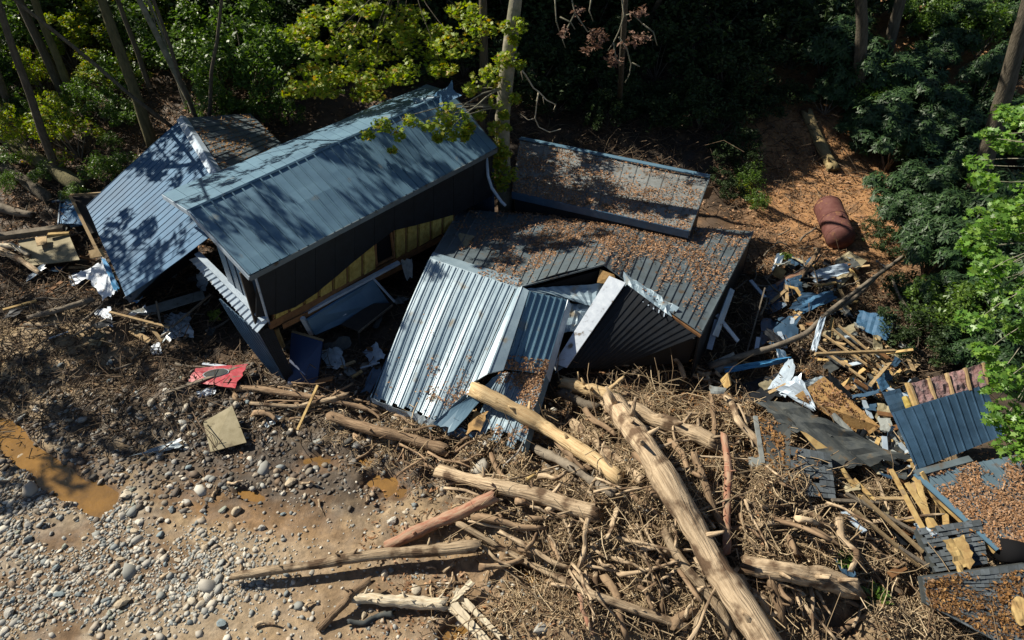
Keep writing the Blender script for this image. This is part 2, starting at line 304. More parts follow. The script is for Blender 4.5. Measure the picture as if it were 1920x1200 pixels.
# ------------------------------------------------------------------ ground
def terrain():
    NR, NC = 470, 430
    yy = np.concatenate([np.linspace(-6, 4, 8)[:-1], 4+(np.linspace(0, 1, NR)**1.6)*66, [80, 95, 120]])
    uu = np.linspace(-1.25, 1.25, NC)
    Y = np.repeat(yy[:, None], NC, 1); X = uu[None, :]*(5.5+np.maximum(Y, 2)*.80)
    Z = hgt(X, Y)
    R = len(yy); idx = np.arange(R*NC).reshape(R, NC)
    F = np.stack([idx[:-1, :-1], idx[:-1, 1:], idx[1:, 1:], idx[1:, :-1]], -1).reshape(-1, 4)
    V = np.stack([X, Y, Z], -1).reshape(-1, 3)
    x, y = V[:, 0], V[:, 1]
    w1 = fbm(x*.8, y*.8, 4); w2 = fbm(x*2.5+3, y*2.5, 4)
    mud = np.array((.32, .235, .135)); gravel = np.array((.28, .235, .17)); dark = np.array((.04, .027, .018))
    clay = np.array((.31, .165, .07)); duff = np.array((.10, .055, .026)); debris = np.array((.22, .155, .09)); wet = np.array((.19, .105, .042))
    col = np.tile(mud, (len(x), 1))
    def lay(c, w):
        nonlocal col
        w = np.clip(w, 0, 1)[:, None]; col = col*(1-w)+c*w
    lay(gravel, ss(.0, .25, w1+.1)*.8)
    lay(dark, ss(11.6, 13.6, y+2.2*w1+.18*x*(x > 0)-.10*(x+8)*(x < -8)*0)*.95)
    lay(dark, gau(x, y, P(480, 850), 3.2, 1.2)*1.6*(.6+w2))
    lay(mud, np.clip(gau(x, y, P(60, 700), 2.6, 1.6)*1.8+.9*w2, 0, 1)*(gau(x, y, P(60, 700), 2.8, 1.8) > .25))
    lay(np.array((.20, .12, .06)), np.clip(gau(x, y, P(330, 700), 4, 1.2)*(w2*2+.4), 0, 1))
    lay(debris, np.clip(gau(x, y, (3.4, 10.0), 4, 2.6)*1.6, 0, 1))
    lay(debris, np.clip(gau(x, y, (7.5, 9.0), 4, 3)*1.6, 0, 1))
    lay(np.array((.05, .034, .022)), ss(-.08, .12, w2)*np.clip(gau(x, y, (5, 10.0), 7, 3.6)*1.6, 0, 1)*.85)
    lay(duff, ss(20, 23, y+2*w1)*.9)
    lay(np.array((.035, .025, .017)), gau(x, y, (5, 36), 12, 11)*2.2*(1-ss(9.5, 11.5, x-.1*(y-26))))  # near-black paints the wood's deep shade over the leaf duff
    lay(clay, np.clip(gau(x, y, P(1520, 330), 3.0, 7.5, -.15)*2.2+.5*w2, 0, 1)*ss(.18, .4, gau(x, y, P(1520, 330), 3.4, 8.5, -.15)))
    lay(clay, np.clip(gau(x, y, PT(1750, 80), 9, 9)*1.2+.8*w2, 0, 1)*(x > 14)*ss(26, 30, y))
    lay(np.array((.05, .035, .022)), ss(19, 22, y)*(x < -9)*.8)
    lay(clay*1.1, np.clip(gau(x, y, P(1480, 520), 3.0, 3.0)*1.2+.8*w2-.15, 0, 1)*(y > 15)*.7)
    lay(np.array((.045, .03, .02)), gau(x, y, (8.6, 16.0), 4.0, 3.2)*1.5*(.75+w2))
    lay(np.array((.13, .075, .04)), ss(.02, .2, w2)*(y > 19)*.6)
    lay(wet, np.clip(gau(x, y, P(470, 960), 2.5, .5, -.25)*1.7+w2, 0, 1)*ss(.2, .45, gau(x, y, P(470, 960), 2.8, .6, -.25)))
    lay(np.array((.25, .16, .085)), np.clip(gau(x, y, P(960, 1130), 1.6, 1.0)*1.8, 0, 1))
    lay(np.array((.29, .20, .115)), np.clip(gau(x, y, P(700, 1100), 3.5, 2.2)*1.3, 0, 1)*.7)
    lay(np.array((.12, .078, .045)), np.clip(gau(x, y, P(760, 1130), 2.2, 1.2)*1.3+2*w2-.2, 0, 1)*.6)
    lay(np.array((.055, .04, .028)), np.clip(gau(x, y, P(560, 880), 4.2, 1.3, -.15)*1.9+1.5*w2-.3, 0, 1)*.9)
    lay(np.array((.12, .07, .035)), ss(.03, -.03, V[:, 2])*.9*(y < 14))
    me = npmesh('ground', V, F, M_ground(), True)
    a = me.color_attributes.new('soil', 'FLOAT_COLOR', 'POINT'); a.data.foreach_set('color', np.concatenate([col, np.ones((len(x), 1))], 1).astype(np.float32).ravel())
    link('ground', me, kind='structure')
def M_ground():
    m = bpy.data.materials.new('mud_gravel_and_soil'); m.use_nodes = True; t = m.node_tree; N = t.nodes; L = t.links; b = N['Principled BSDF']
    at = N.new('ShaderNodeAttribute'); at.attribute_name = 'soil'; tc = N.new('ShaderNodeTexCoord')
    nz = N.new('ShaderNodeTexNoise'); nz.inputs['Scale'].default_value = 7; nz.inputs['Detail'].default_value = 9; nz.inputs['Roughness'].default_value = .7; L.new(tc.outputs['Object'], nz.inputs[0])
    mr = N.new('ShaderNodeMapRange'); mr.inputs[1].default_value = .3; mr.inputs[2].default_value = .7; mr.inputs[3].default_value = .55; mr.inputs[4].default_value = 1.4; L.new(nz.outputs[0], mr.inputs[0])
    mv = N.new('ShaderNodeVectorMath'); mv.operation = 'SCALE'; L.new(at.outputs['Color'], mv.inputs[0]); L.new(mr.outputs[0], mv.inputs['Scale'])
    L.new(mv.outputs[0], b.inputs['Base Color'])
    n2 = N.new('ShaderNodeTexNoise'); n2.inputs['Scale'].default_value = 2.2; n2.inputs['Detail'].default_value = 3; L.new(tc.outputs['Object'], n2.inputs[0])
    r2 = N.new('ShaderNodeMapRange'); r2.inputs[1].default_value = .4; r2.inputs[2].default_value = .6; r2.inputs[3].default_value = .68; r2.inputs[4].default_value = 1.; L.new(n2.outputs[0], r2.inputs[0]); L.new(r2.outputs[0], b.inputs['Roughness'])
    bp = N.new('ShaderNodeBump'); bp.inputs['Distance'].default_value = .03; bp.inputs['Strength'].default_value = 1; L.new(nz.outputs[0], bp.inputs['Height']); L.new(bp.outputs[0], b.inputs['Normal'])
    return m
terrain()
wm = MB().slab([(-19, 5, -.065), (3, 5, -.065), (3, 14.5, -.065), (-19, 14.5, -.065)], .02)
wm.build('stream_water', M['water'], kind='structure')

# ------------------------------------------------------------------ sheet builders
def lerp(a, b, t): return Vector(a)*(1-t)+Vector(b)*t
def metal_sheet(parent, A, B, Cc, D, n, mt, rib=.035, name='roof_panel', seg=6, bend=None, labels=None, minor=0, end=None, ribs=True):
    """A-B top edge, D-C bottom edge, n panels side by side, each an object with a raised seam at its side.
    bend(u,v) gives an offset along the sheet's normal; end(u) the share of the length at which a torn panel ends."""
    A, B, Cc, D = map(Vector, (A, B, Cc, D))
    nrm = (B-A).cross(D-A).normalized()
    if nrm.z < 0: nrm = -nrm
    out = []
    def pt(u, v, h=0):
        p = lerp(lerp(A, B, u), lerp(D, Cc, u), v)
        if bend: p = p+nrm*bend(u, v)
        return p+nrm*h
    for i in range(n):
        u0, u1 = i/n, (i+1)/n; du = (u1-u0); g = du*.012
        m = MB(); vmax = end(u0) if end else 1.0
        W = (B-A).length*du; rw = min(.45, rib*1.1/W)*du
        prof = [(u0+g, -.02), (u0+g, rib if ribs else 0), (u0+rw, rib if ribs else 0), (u0+rw*1.5, 0)]
        if minor:
            for k in range(1, minor+1):
                c = u0+du*k/(minor+1); prof += [(c-rw*.5, 0), (c-rw*.2, rib*.45), (c+rw*.2, rib*.45), (c+rw*.5, 0)]
        prof += [(u1-g, 0), (u1-g, -.02)]
        vs = []; K = len(prof)
        for j in range(seg+1):
            v = vmax*j/seg
            vs += [pt(u, v, h) for u, h in prof]
        fs = []
        for j in range(seg):
            for k in range(K): fs.append((j*K+k, j*K+(k+1) % K, (j+1)*K+(k+1) % K, (j+1)*K+k))
        fs += [tuple(range(K-1, -1, -1)), tuple(seg*K+k for k in range(K))]
        m.add(vs, fs)
        out.append(m.build(name, mt, parent))
    return out
def crumple(name, corners, mt, parent=None, nu=12, nv=9, amp=.06, freq=3., jag=.05, th=.006, seed=0, ridges=0., **k):
    """a torn sheet: grid over four corners (a,b,c,d), wrinkled and with ragged edges"""
    a, b, c, d = map(Vector, corners); n = (b-a).cross(d-a).normalized()
    if n.z < 0: n = -n
    g = MB(); vs = []; r_ = random.Random(seed)
    for j in range(nv+1):
        for i in range(nu+1):
            u, v = i/nu, j/nv
            if i in (0, nu): u += (r_.random()-.5)*jag*2
            if j in (0, nv): v += (r_.random()-.5)*jag*2
            p = lerp(lerp(a, b, u), lerp(d, c, u), v)
            h = amp*2*float(fbm(u*freq+seed*3.1, v*freq+seed*1.7, 3))
            if ridges: h += ridges*abs((u*nu*.5) % 1-.5)
            vs.append(p+n*h)
    W = nu+1; K = len(vs)
    fs = [(j*W+i, j*W+i+1, (j+1)*W+i+1, (j+1)*W+i) for j in range(nv) for i in range(nu)]
    lo = [p-n*th for p in vs]
    fs2 = [tuple(q+K for q in reversed(f)) for f in fs]
    rim = [i for i in range(W)]+[j*W+nu for j in range(1, nv+1)]+[nv*W+i for i in range(nu-1, -1, -1)]+[j*W for j in range(nv-1, 0, -1)]
    fs3 = [(rim[q], rim[q]+K, rim[(q+1) % len(rim)]+K, rim[(q+1) % len(rim)]) for q in range(len(rim))]
    g.add(vs+lo, fs+fs2+fs3)
    return g.build(name, mt, parent, **k)
def onplane(px, py, p0, n):
    o = Vector((0, 0, H)); d = ray(px, py); t = (Vector(p0)-o).dot(n)/d.dot(n); return o+d*t

# ------------------------------------------------------------------ scattered stuff
def quads_on(pts, size, spread, rg, up=None, elong=1.5):
    """leaf shaped quads with random tilt around the up vector"""
    n = len(pts); a = rg.random(n)*2*np.pi
    nr = np.tile(np.array((0, 0, 1.)) if up is None else np.array(up, float), (n, 1))+rg.normal(0, spread, (n, 3))
    nr /= np.linalg.norm(nr, axis=1)[:, None]
    t = np.stack([np.cos(a), np.sin(a), rg.normal(0, .2, n)], 1); t -= nr*(t*nr).sum(1)[:, None]; t /= np.linalg.norm(t, axis=1)[:, None]+1e-9
    b = np.cross(nr, t); s = (size*(.45+1.2*rg.random(n)**1.6))[:, None]
    V = np.stack([pts-t*s*elong*.5, pts-b*s*.33+nr*s*.1, pts+t*s*elong*.5, pts+b*s*.33+nr*s*.1], 1).reshape(-1, 3)
    return V, np.arange(4*n).reshape(-1, 4)
def leaves_on_quad(name, corners, n, size, mt, dens=None, lift=.05, label=None, parent=None, seed=1, seg=None, bend=None):
    rg = np.random.default_rng(seed); a, b, c, d = [np.array(q) for q in corners]
    u = rg.random(n); v = rg.random(n)
    if dens is not None:
        k = dens(u, v)+1.5*fbm(u*8+seed, v*8, 4)+.0 > rg.random(n)*.6+.2; u = u[k]; v = v[k]
    nr = np.cross(b-a, d-a); nr = nr/np.linalg.norm(nr); nr = nr if nr[2] > 0 else -nr
    p = (a*(1-u)[:, None]+b*u[:, None])*(1-v)[:, None]+(d*(1-u)[:, None]+c*u[:, None])*v[:, None]
    off = lift+.03*rg.random(len(u))
    if bend: off = off+np.array([bend(float(x), float(y)) for x, y in zip(u, v)])
    p = p+nr*off[:, None]
    V, F = quads_on(p, size, .45, rg, nr)
    me = npmesh(name, V, F, mt)
    return link(name, me, parent, label=label, kind='stuff')
def ground_pts(n, cx, cy, sx, sy, rg, keep=None):
    x = cx+rg.uniform(-1, 1, n)*sx; y = cy+rg.uniform(-1, 1, n)*sy
    if keep is not None:
        k = keep(x, y, rg); x = x[k]; y = y[k]
    return np.stack([x, y, hgt(x, y)], 1)
def sticks(name, pts, length, rad, mt, rg, tilt=.35, lift=.05, ang=None, label=None, nseg=2):
    n = len(pts); a = rg.random(n)*2*np.pi if ang is None else ang
    L = length*np.exp(rg.normal(0, .45, n)); r = rad*(.5+rg.random(n)*1.1)
    d = np.stack([np.cos(a), np.sin(a), rg.normal(0, tilt, n)], 1); d /= np.linalg.norm(d, axis=1)[:, None]
    u = np.cross(d, np.array((0, 0, 1.))); u /= np.linalg.norm(u, axis=1)[:, None]+1e-9; w = np.cross(u, d)
    bendv = u*rg.normal(0, .12, n)[:, None]+w*rg.normal(0, .1, n)[:, None]
    rings = []
    c0 = pts+np.array((0, 0, 1.))*(lift+.5*L*np.abs(d[:, 2])*.6)[:, None]
    for s in range(nseg+1):
        t = s/nseg-.5; cc = c0+d*(L*t)[:, None]+bendv*(L*(1-4*t*t))[:, None]
        for j in range(3):
            th = 2*np.pi*j/3; rr = (r*(1-.35*(t+.5)))[:, None]
            rings.append(cc+(u*math.cos(th)+w*math.sin(th))*rr)
    K = 3*(nseg+1); V = np.stack(rings, 1).reshape(-1, 3)
    f = []
    for s in range(nseg):
        for j in range(3): f.append((s*3+j, s*3+(j+1) % 3, (s+1)*3+(j+1) % 3, (s+1)*3+j))
    f = np.array(f); F = (f[None]+(np.arange(n)*K)[:, None, None]).reshape(-1, 4)
    me = npmesh(name, V, F, mt); return link(name, me, None, label=label, kind='stuff')
def ico():
    t = (1+5**.5)/2
    v = np.array([(-1, t, 0), (1, t, 0), (-1, -t, 0), (1, -t, 0), (0, -1, t), (0, 1, t), (0, -1, -t), (0, 1, -t), (t, 0, -1), (t, 0, 1), (-t, 0, -1), (-t, 0, 1)], float); v /= np.linalg.norm(v[0])
    f = np.array([(0, 11, 5), (0, 5, 1), (0, 1, 7), (0, 7, 10), (0, 10, 11), (1, 5, 9), (5, 11, 4), (11, 10, 2), (10, 7, 6), (7, 1, 8), (3, 9, 4), (3, 4, 2), (3, 2, 6), (3, 6, 8), (3, 8, 9), (4, 9, 5), (2, 4, 11), (6, 2, 10), (8, 6, 7), (9, 8, 1)])
    return v, f
def pebbles(name, pts, size, mt, rg, label=None):
    v, f = ico(); n = len(pts); s = size*np.exp(rg.normal(0, .5, n)); a = rg.random(n)*6.28
    V = v[None]*(1+rg.normal(0, .16, (n, 12, 1)))*np.stack([np.ones(n), .5+.4*rg.random(n), .25+.3*rg.random(n)], 1)[:, None, :]
    V = V*s[:, None, None]; c, q = np.cos(a)[:, None], np.sin(a)[:, None]
    X = V[..., 0]*c-V[..., 1]*q; Y = V[..., 0]*q+V[..., 1]*c; tl = rg.normal(0, .35, (n, 1)); Z = V[..., 2]+X*tl
    V = np.stack([X, Y, Z], -1)+pts[:, None, :]; V[..., 2] += (s*.12)[:, None]
    F = (f[None]+(np.arange(n)*12)[:, None, None]).reshape(-1, 3)
    me = npmesh(name, V.reshape(-1, 3), F, mt); return link(name, me, None, label=label, kind='stuff')

# ------------------------------------------------------------------ THE HOUSE with the long ribbed roof
def upper_house():
    e0, e1 = P(467, 517, 4.0), P(932, 277, 4.1); r0, r1 = P(355, 395, 5.0), P(846, 172, 5.45)
    b0, b1 = P(305, 364, 4.35), P(800, 158, 4.4)
    L = (e1-e0).normalized(); N = Vector((L.y, -L.x, 0)).normalized()
    if N.y > 0: N = -N
    root = empty('collapsed_house', (e0.x+2, e0.y+1, hz(e0.x+2, e0.y+1)), 'large two storey house with long ribbed grey metal roof and its front wall torn open', 'house')
    bend = lambda u, v: .05*math.sin(u*5+v*2)*v-.03*v*math.sin(u*9)+.05*float(fbm(u*9, v*4, 3))-.07*math.exp(-((u-.72)/.08)**2-((v-.6)/.3)**2)
    metal_sheet(root, r0, r1, e1, e0, 32, M['roof_grey'], rib=.036, bend=bend)
    metal_sheet(root, r0+Vector((0, 0, -.01)), r1+Vector((0, 0, -.01)), b1, b0, 28, M['roof_grey'], rib=.006, bend=lambda u, v: .02*math.sin(u*19)*v)
    # ridge cap: two flanges
    m = MB(); up = Vector((0, 0, .035)); da = (e0-r0).normalized()*.05; db = (b0-r0).normalized()*.05
    m.slab([r0+up+da, r1+up+da, r1+up*1.5, r0+up*1.5], .012); m.slab([r0+up*1.5, r1+up*1.5, r1+up+db, r0+up+db], .012); m.build('ridge_cap', M['roof_grey'], root)
    m = MB(); m.beam(e0+Vector((0, 0, -.09)), e1+Vector((0, 0, -.09)), .03, .15); m.build('eave_fascia', M['roof_old'], root)
    m = MB(); m.beam(r0+Vector((0, 0, -.09))-L*.02, e0+Vector((0, 0, -.08))-L*.02, .03, .14); m.build('rake_trim', M['trim'], root)
    m = MB(); m.beam(r0+Vector((0, 0, -.09))-L*.02, b0+Vector((0, 0, -.08))-L*.02, .03, .14); m.build('rake_trim', M['trim'], root)
    m = MB(); m.beam(r1+Vector((0, 0, -.09))+L*.02, e1+Vector((0, 0, -.08))+L*.02, .03, .14); m.build('rake_trim', M['roof_old'], root)
    # crumpled flashing blown up at the far ridge end
    crumple('bent_flashing', [P(800, 196, 5.0), P(846, 152, 6.1), P(862, 178, 5.9), P(822, 212, 5.1)], M['roof_blue'], root, 6, 4, .12, 3, .1, seed=4)
    crumple('bent_flashing', [P(770, 185, 5.2), P(830, 178, 5.6), P(838, 188, 5.4), P(775, 200, 5.1)], M['roof_grey'], root, 6, 3, .08, 3, .1, seed=6)
    # front wall
    w0 = e0-N*.22; nz = Vector((0, 0, -1))
    def W(px, py, off=0): return onplane(px, py, w0+N*off, N)
    def Wz(px, z, off=0):
        q = w0+N*off; o = Vector((0, 0, H)); # point of wall at that pixel column: scan along L
        lo, hi = -2., 14.
        for _ in range(40):
            mid = (lo+hi)/2; p = q+L*mid; p.z = z; f = p.y*cp-(p.z-H)*sp
            if 960+FP*p.x/f < px: lo = mid
            else: hi = mid
        p = q+L*lo; p.z = z; return p
    # wall boards in the black of the eave shade, bottom edge follows the shadow line
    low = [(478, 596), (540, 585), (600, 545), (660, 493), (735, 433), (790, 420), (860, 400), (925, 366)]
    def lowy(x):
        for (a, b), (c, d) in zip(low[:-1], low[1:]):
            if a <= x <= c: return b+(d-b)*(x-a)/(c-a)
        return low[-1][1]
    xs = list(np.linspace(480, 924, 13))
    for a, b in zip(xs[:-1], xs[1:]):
        MB().slab([Wz(a+.6, 3.93, .05), Wz(b, 3.93, .05), W(b, lowy(b), .05), W(a+.6, lowy(a), .05)], -.03).build('shadow_board', M['black_wall'], root)
    # insulation batts between studs
    def boty(x): return 612+(x-505)*(500-612)/(735-505) if x < 735 else 500+(x-735)*(428-500)/(865-735)
    xs = [512, 540, 568, 596, 623, 650, 678, 704]+[738, 760, 782, 806, 828, 850]
    for i, (a, b) in enumerate(zip(xs[:-1], xs[1:])):
        if i == 7: continue
        ya, yb = lowy(a)-9, lowy(b)-9
        pl = [W(a+2, ya, -.03), W(b-1, yb, -.03), W(b-1, boty(b)-10, -.03), W(a+2, boty(a)-10, -.03)]
        c = sum(pl, Vector())/4+N*.045
        m = MB(); m.slab([lerp(q, c, .12)+N*.045 for q in pl], -.02); m.slab(pl, -.05)
        m.build('insulation_batt', M['batt'], root)
    for x in xs:
        MB().beam(W(x, lowy(x)-12, -.02), W(x, boty(x)-8, -.02), .035, .07, up=N).build('stud', M['beam_br'], root)
    MB().slab([W(704, 440, -.06), W(730, 426, -.06), W(738, 478, -.06), W(708, 494, -.06)], -.02).build('window_dark_fill', M['black'], root)  # black panel paints the darkness inside the window
    for a, b in (((700, 444), (706, 496)), ((731, 424), (739, 480)), ((700, 442), (732, 424)), ((706, 497), (740, 480))):
        MB().beam(W(*a, .0), W(*b, .0), .06, .07, up=N).build('window_frame', M['beam_br'], root)
    # base plates of the upper storey
    MB().slab([W(506, 604, .02), W(865, 424, .02), W(868, 432, .02), W(508, 618, .02)], -.10).build('floor_beam', M['beam_br'], root)
    MB().slab([W(530, 608, .08), W(770, 488, .08), W(772, 496, .08), W(532, 617, .08)], -.03).build('floor_trim', M['beam_br'], root)
    # wall backing and floor painted with the room's darkness, rear and end walls
    g0, g1 = w0.copy(), w0+L*9.6
    iw = -N*.25
    def q(p, z): return Vector((p.x, p.y, z))
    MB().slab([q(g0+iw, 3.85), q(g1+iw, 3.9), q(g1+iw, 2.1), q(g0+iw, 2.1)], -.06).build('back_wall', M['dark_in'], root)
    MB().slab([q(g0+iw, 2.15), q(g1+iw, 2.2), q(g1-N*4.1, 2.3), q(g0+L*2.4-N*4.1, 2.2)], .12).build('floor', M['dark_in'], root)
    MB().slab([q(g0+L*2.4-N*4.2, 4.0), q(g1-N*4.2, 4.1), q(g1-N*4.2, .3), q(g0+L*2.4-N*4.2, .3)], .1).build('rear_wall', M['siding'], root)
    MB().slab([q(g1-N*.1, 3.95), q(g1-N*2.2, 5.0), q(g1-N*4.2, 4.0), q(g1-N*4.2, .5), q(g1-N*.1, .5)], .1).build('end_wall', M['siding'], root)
    # gable wall facing the stream: vertical siding sheets
    G0 = q(w0+L*.25+N*.05, 0); G1 = q(r0-N*0+L*.25, 0); G1 = G1; half = (G1-G0).length
    def top(s): # s metres from front corner
        return 3.93+min(s, 2*half-s)*(.95/half)
    gd = (G1-G0).normalized(); k = 12; wd = 2*half/k
    for i in range(5):
        a, b = i*wd, (i+1)*wd
        A, B = G0+gd*a, G0+gd*(b-.012)
        m = MB(); m.slab([q(A, top(a)-.08), q(B, top(b)-.08), q(B, 2.15), q(A, 2.15)], .02)
        m.beam(q(A-L*.01, top(a)-.1), q(A-L*.01, 2.2), .014, .014); m.build('siding_sheet', M['siding'], root)
    MB().beam(q(w0+L*.22+N*.07, 3.9), q(w0+L*.22+N*.07, 2.3), .05, .05).build('corner_trim', M['trim'], root)
    # window with a torn white frame in the gable wall
    MB().slab([P(417, 455, 3.5), P(424, 470, 3.4), P(436, 502, 2.9), P(420, 488, 2.9)], .03).build('gable_window_frame', M['white'], root)
    # pent roof: ribbed skirt under the gable, sun glare put into its pale colour
    A, B, Cc, D = P(378, 478, 2.95), P(501, 603, 2.35), P(482, 624, 2.0), P(356, 487, 2.65)
    metal_sheet(root, A, B, Cc, D, 17, M['trim'], rib=.03, name='pent_roof_panel', seg=2)
    MB().slab([A+Vector((-.05, .05, .07)), B+Vector((0.02, .05, .07)), B+Vector((-.1, -.1, .06)), A+Vector((-.16, -.08, .06))], .03).build('pent_roof_flashing', M['trim'], root)
    # lower gable wall sheets, twisted
    A, B, Cc, D = P(412, 560, 2.15), P(487, 618, 1.95), P(542, 722, .25), P(512, 700, .3)
    metal_sheet(root, A, B, Cc, D, 9, M['siding'], rib=.03, name='lower_wall_sheet', seg=5, bend=lambda u, v: .08*math.sin(v*3+u*2))
    A, B, Cc, D = P(484, 622, 1.95), P(509, 612, 2.0), P(560, 720, .2), P(540, 722, .25)
    metal_sheet(root, A, B, Cc, D, 6, M['black_wall'], rib=.02, name='lower_wall_sheet', seg=4)
    return root
house = upper_house()

# inside of the lower storey
def interior():
    root = empty('interior_wall', P(640, 600, .7), 'blue grey interior wall panel with pale trim exposed under the torn storey', 'wall')
    A, B, Cc, D = P(574, 598, 1.75), P(697, 522, 1.85), P(727, 566, .8), P(588, 626, .9)
    MB().slab([A, B, Cc, D], .08).build('wall_panel', M['blue_int'], root)
    up = Vector((0, 0, .03))
    MB().beam(P(566, 590, 1.85), P(748, 492, 2.0), .14, .08).build('top_trim', M['trim'], root)
    MB().beam(P(567, 596, 1.85), P(584, 626, .95), .12, .10).build('side_trim', M['trim'], root)
    MB().beam(P(698, 520, 1.9), P(740, 566, 1.2), .05, .05).build('brace', M['trim'], root)
    MB().slab([P(641, 585, 1.18), P(648, 582, 1.2), P(649, 589, 1.1), P(642, 592, 1.08)], .09).build('socket_plate', M['white'], root)
    r2 = empty('tilted_table', P(690, 600, .6), 'dark board table tilted in the open lower room beside the blue wall', 'table')
    MB().slab([P(640, 610, .9), P(695, 571, 1.0), P(735, 570, .95), P(672, 622, .85)], .05).build('table_top', M['dark_in'], r2)
    MB().beam(P(672, 623, .86), P(736, 572, .96), .04, .06).build('table_edge', M['grey_wood'], r2)
    MB().beam(P(672, 620, .82), P(676, 650, .3), .06, .06).build('leg', M['dark_in'], r2)
    # back room darkness: rear wall of the lower storey
    crumple('blue_cloth', [P(752, 490, 1.9), P(774, 484, 1.9), P(772, 520, 1.2), P(762, 525, 1.1)], M['plastic'], None, 6, 6, .1, 3, .06, seed=9, label='blue plastic sheet hanging in the gap beside the pale metal roof', cat='plastic sheet')
    d = empty('navy_door', P(575, 700, .3), 'dark navy door with a round white mark leaning below the torn wall', 'door')
    A, B, Cc, D = P(548, 624, 1.15), P(606, 641, 1.15), P(596, 718, .35), P(541, 722, .30)
    MB().slab([A, B, Cc, D], .06).build('door_leaf', M['door'], d)
    MB().beam(A+Vector((0, .02, .03)), B+Vector((0, .02, .03)), .07, .05).build('door_edge', M['lumber'], d)
    n = (B-A).cross(D-A).normalized(); n = n if n.z > 0 else -n
    c = lerp(lerp(A, B, .52), lerp(D, Cc, .52), .42)+n*.02; u = (B-A).normalized(); v = n.cross(u)
    MB().slab([c+u*math.cos(t)*.05+v*math.sin(t)*.06 for t in np.linspace(0, 6.28, 11)[:-1]], -.02).build('door_knob', M['white'], d)
    for i in range(3):
        b = c+v*(.12+.0*i)+u*(-.1+i*.09); MB().beam(b, b+u*.05, .012, .02).build('door_mark', M['trim'], d)
interior()

# ------------------------------------------------------------------ the left wing
def left_wing():
    root = empty('left_cabin', P(300, 420, .4), 'blue ribbed metal roof cabin wing tilted beside the larger house', 'house')
    A, B, Cc, D = P(341, 222, 4.0), P(452, 398, 4.25), P(236, 556, 1.9), P(162, 387, 2.6)
    metal_sheet(root, A, B, Cc, D, 22, M['roof_blue'], rib=.016, bend=lambda u, v: -.10*u*v*math.sin(v*3)+.02*math.sin(u*11+v*3))
    E, F = P(470, 214, 3.2), P(560, 300, 3.2)
    metal_sheet(root, A+Vector((0, 0, -.01)), B+Vector((0, 0, -.01)), F, E, 14, M['roof_old'], rib=.03)
    m = MB(); m.slab([lerp(A, D, .05)+Vector((0, 0, .06)), A+Vector((0, 0, .10)), B+Vector((0, 0, .10)), lerp(B, Cc, .05)+Vector((0, 0, .06))], .02)
    m.slab([A+Vector((0, 0, .10)), lerp(A, E, .06)+Vector((0, 0, .06)), lerp(B, F, .06)+Vector((0, 0, .06)), B+Vector((0, 0, .10))], .02); m.build('ridge_cap', M['trim'], root)
    crumple('drip_edge', [P(228, 560, 1.85), P(372, 437, 2.9), P(368, 452, 2.55), P(243, 568, 1.6)], M['siding'], root, 12, 2, .05, 4, .02, seed=2)
    crumple('torn_fascia', [P(330, 466, 2.5), P(374, 432, 3.0), P(372, 448, 2.8), P(344, 475, 2.3)], M['trim'], root, 6, 3, .08, 4, .08, seed=3)
    MB().slab([P(240, 562, 1.6), P(368, 455, 2.4), P(372, 480, 1.4), P(262, 560, .9)], .05).build('front_wall', M['black_wall'], root)
    MB().slab([D+Vector((.1, 0, -.08)), Cc+Vector((.1, .1, -.08)), PT(250, 540, .1), PT(190, 395, .1)], .05).build('side_wall', M['siding'], root)
    MB().slab([P(470, 214, 2.4), P(560, 300, 2.4), P(560, 300, .6), P(470, 214, .6)], .05).build('rear_wall', M['siding'], root)
    MB().slab([P(341, 224, 3.8), P(470, 216, 3.1), P(470, 216, 1.4), P(341, 224, 1.4)], .05).build('end_wall', M['black_wall'], root)
    r = empty('torn_wall_frame', P(150, 420, .8), 'open dark wall box with a pale timber edge leaning on the blue roof end', 'wall')
    MB().slab([P(132, 368, 1.9), P(192, 360, 1.9), P(200, 430, 1.2), P(170, 440, 1.1)], .05).build('wall_backing', M['dark_in'], r)
    MB().beam(P(132, 368, 2.0), P(186, 478, 1.05), .10, .12).build('timber_edge', M['lumber'], r)
    MB().beam(P(132, 366, 1.98), P(195, 362, 2.0), .05, .08).build('timber_edge', M['lumber'], r)
    MB().slab([P(172, 470, 1.2), P(190, 466, 1.3), P(198, 480, 1.1), P(176, 484, 1.0)], .15).build('timber_block', M['lumber'], r)
    r = empty('blue_foam_panel', P(130, 400, .8), 'bright blue foam board panel standing at the end of the blue roof', 'panel')
    MB().slab([P(117, 350, 1.4), P(165, 357, 1.4), P(175, 424, 1.0), P(110, 420, .9)], .05).build('foam_sheet', M['skyblue'], r)
    MB().beam(P(117, 349, 1.45), P(167, 357, 1.45), .05, .05).build('panel_edge', M['trim'], r)
    MB().beam(P(116, 350, 1.45), P(109, 421, .95), .04, .05).build('panel_edge', M['trim'], r)
    MB().beam(P(98, 378, 1.4), P(130, 374, 1.5), .06, .06).build('rail', M['siding'], r)
left_wing()
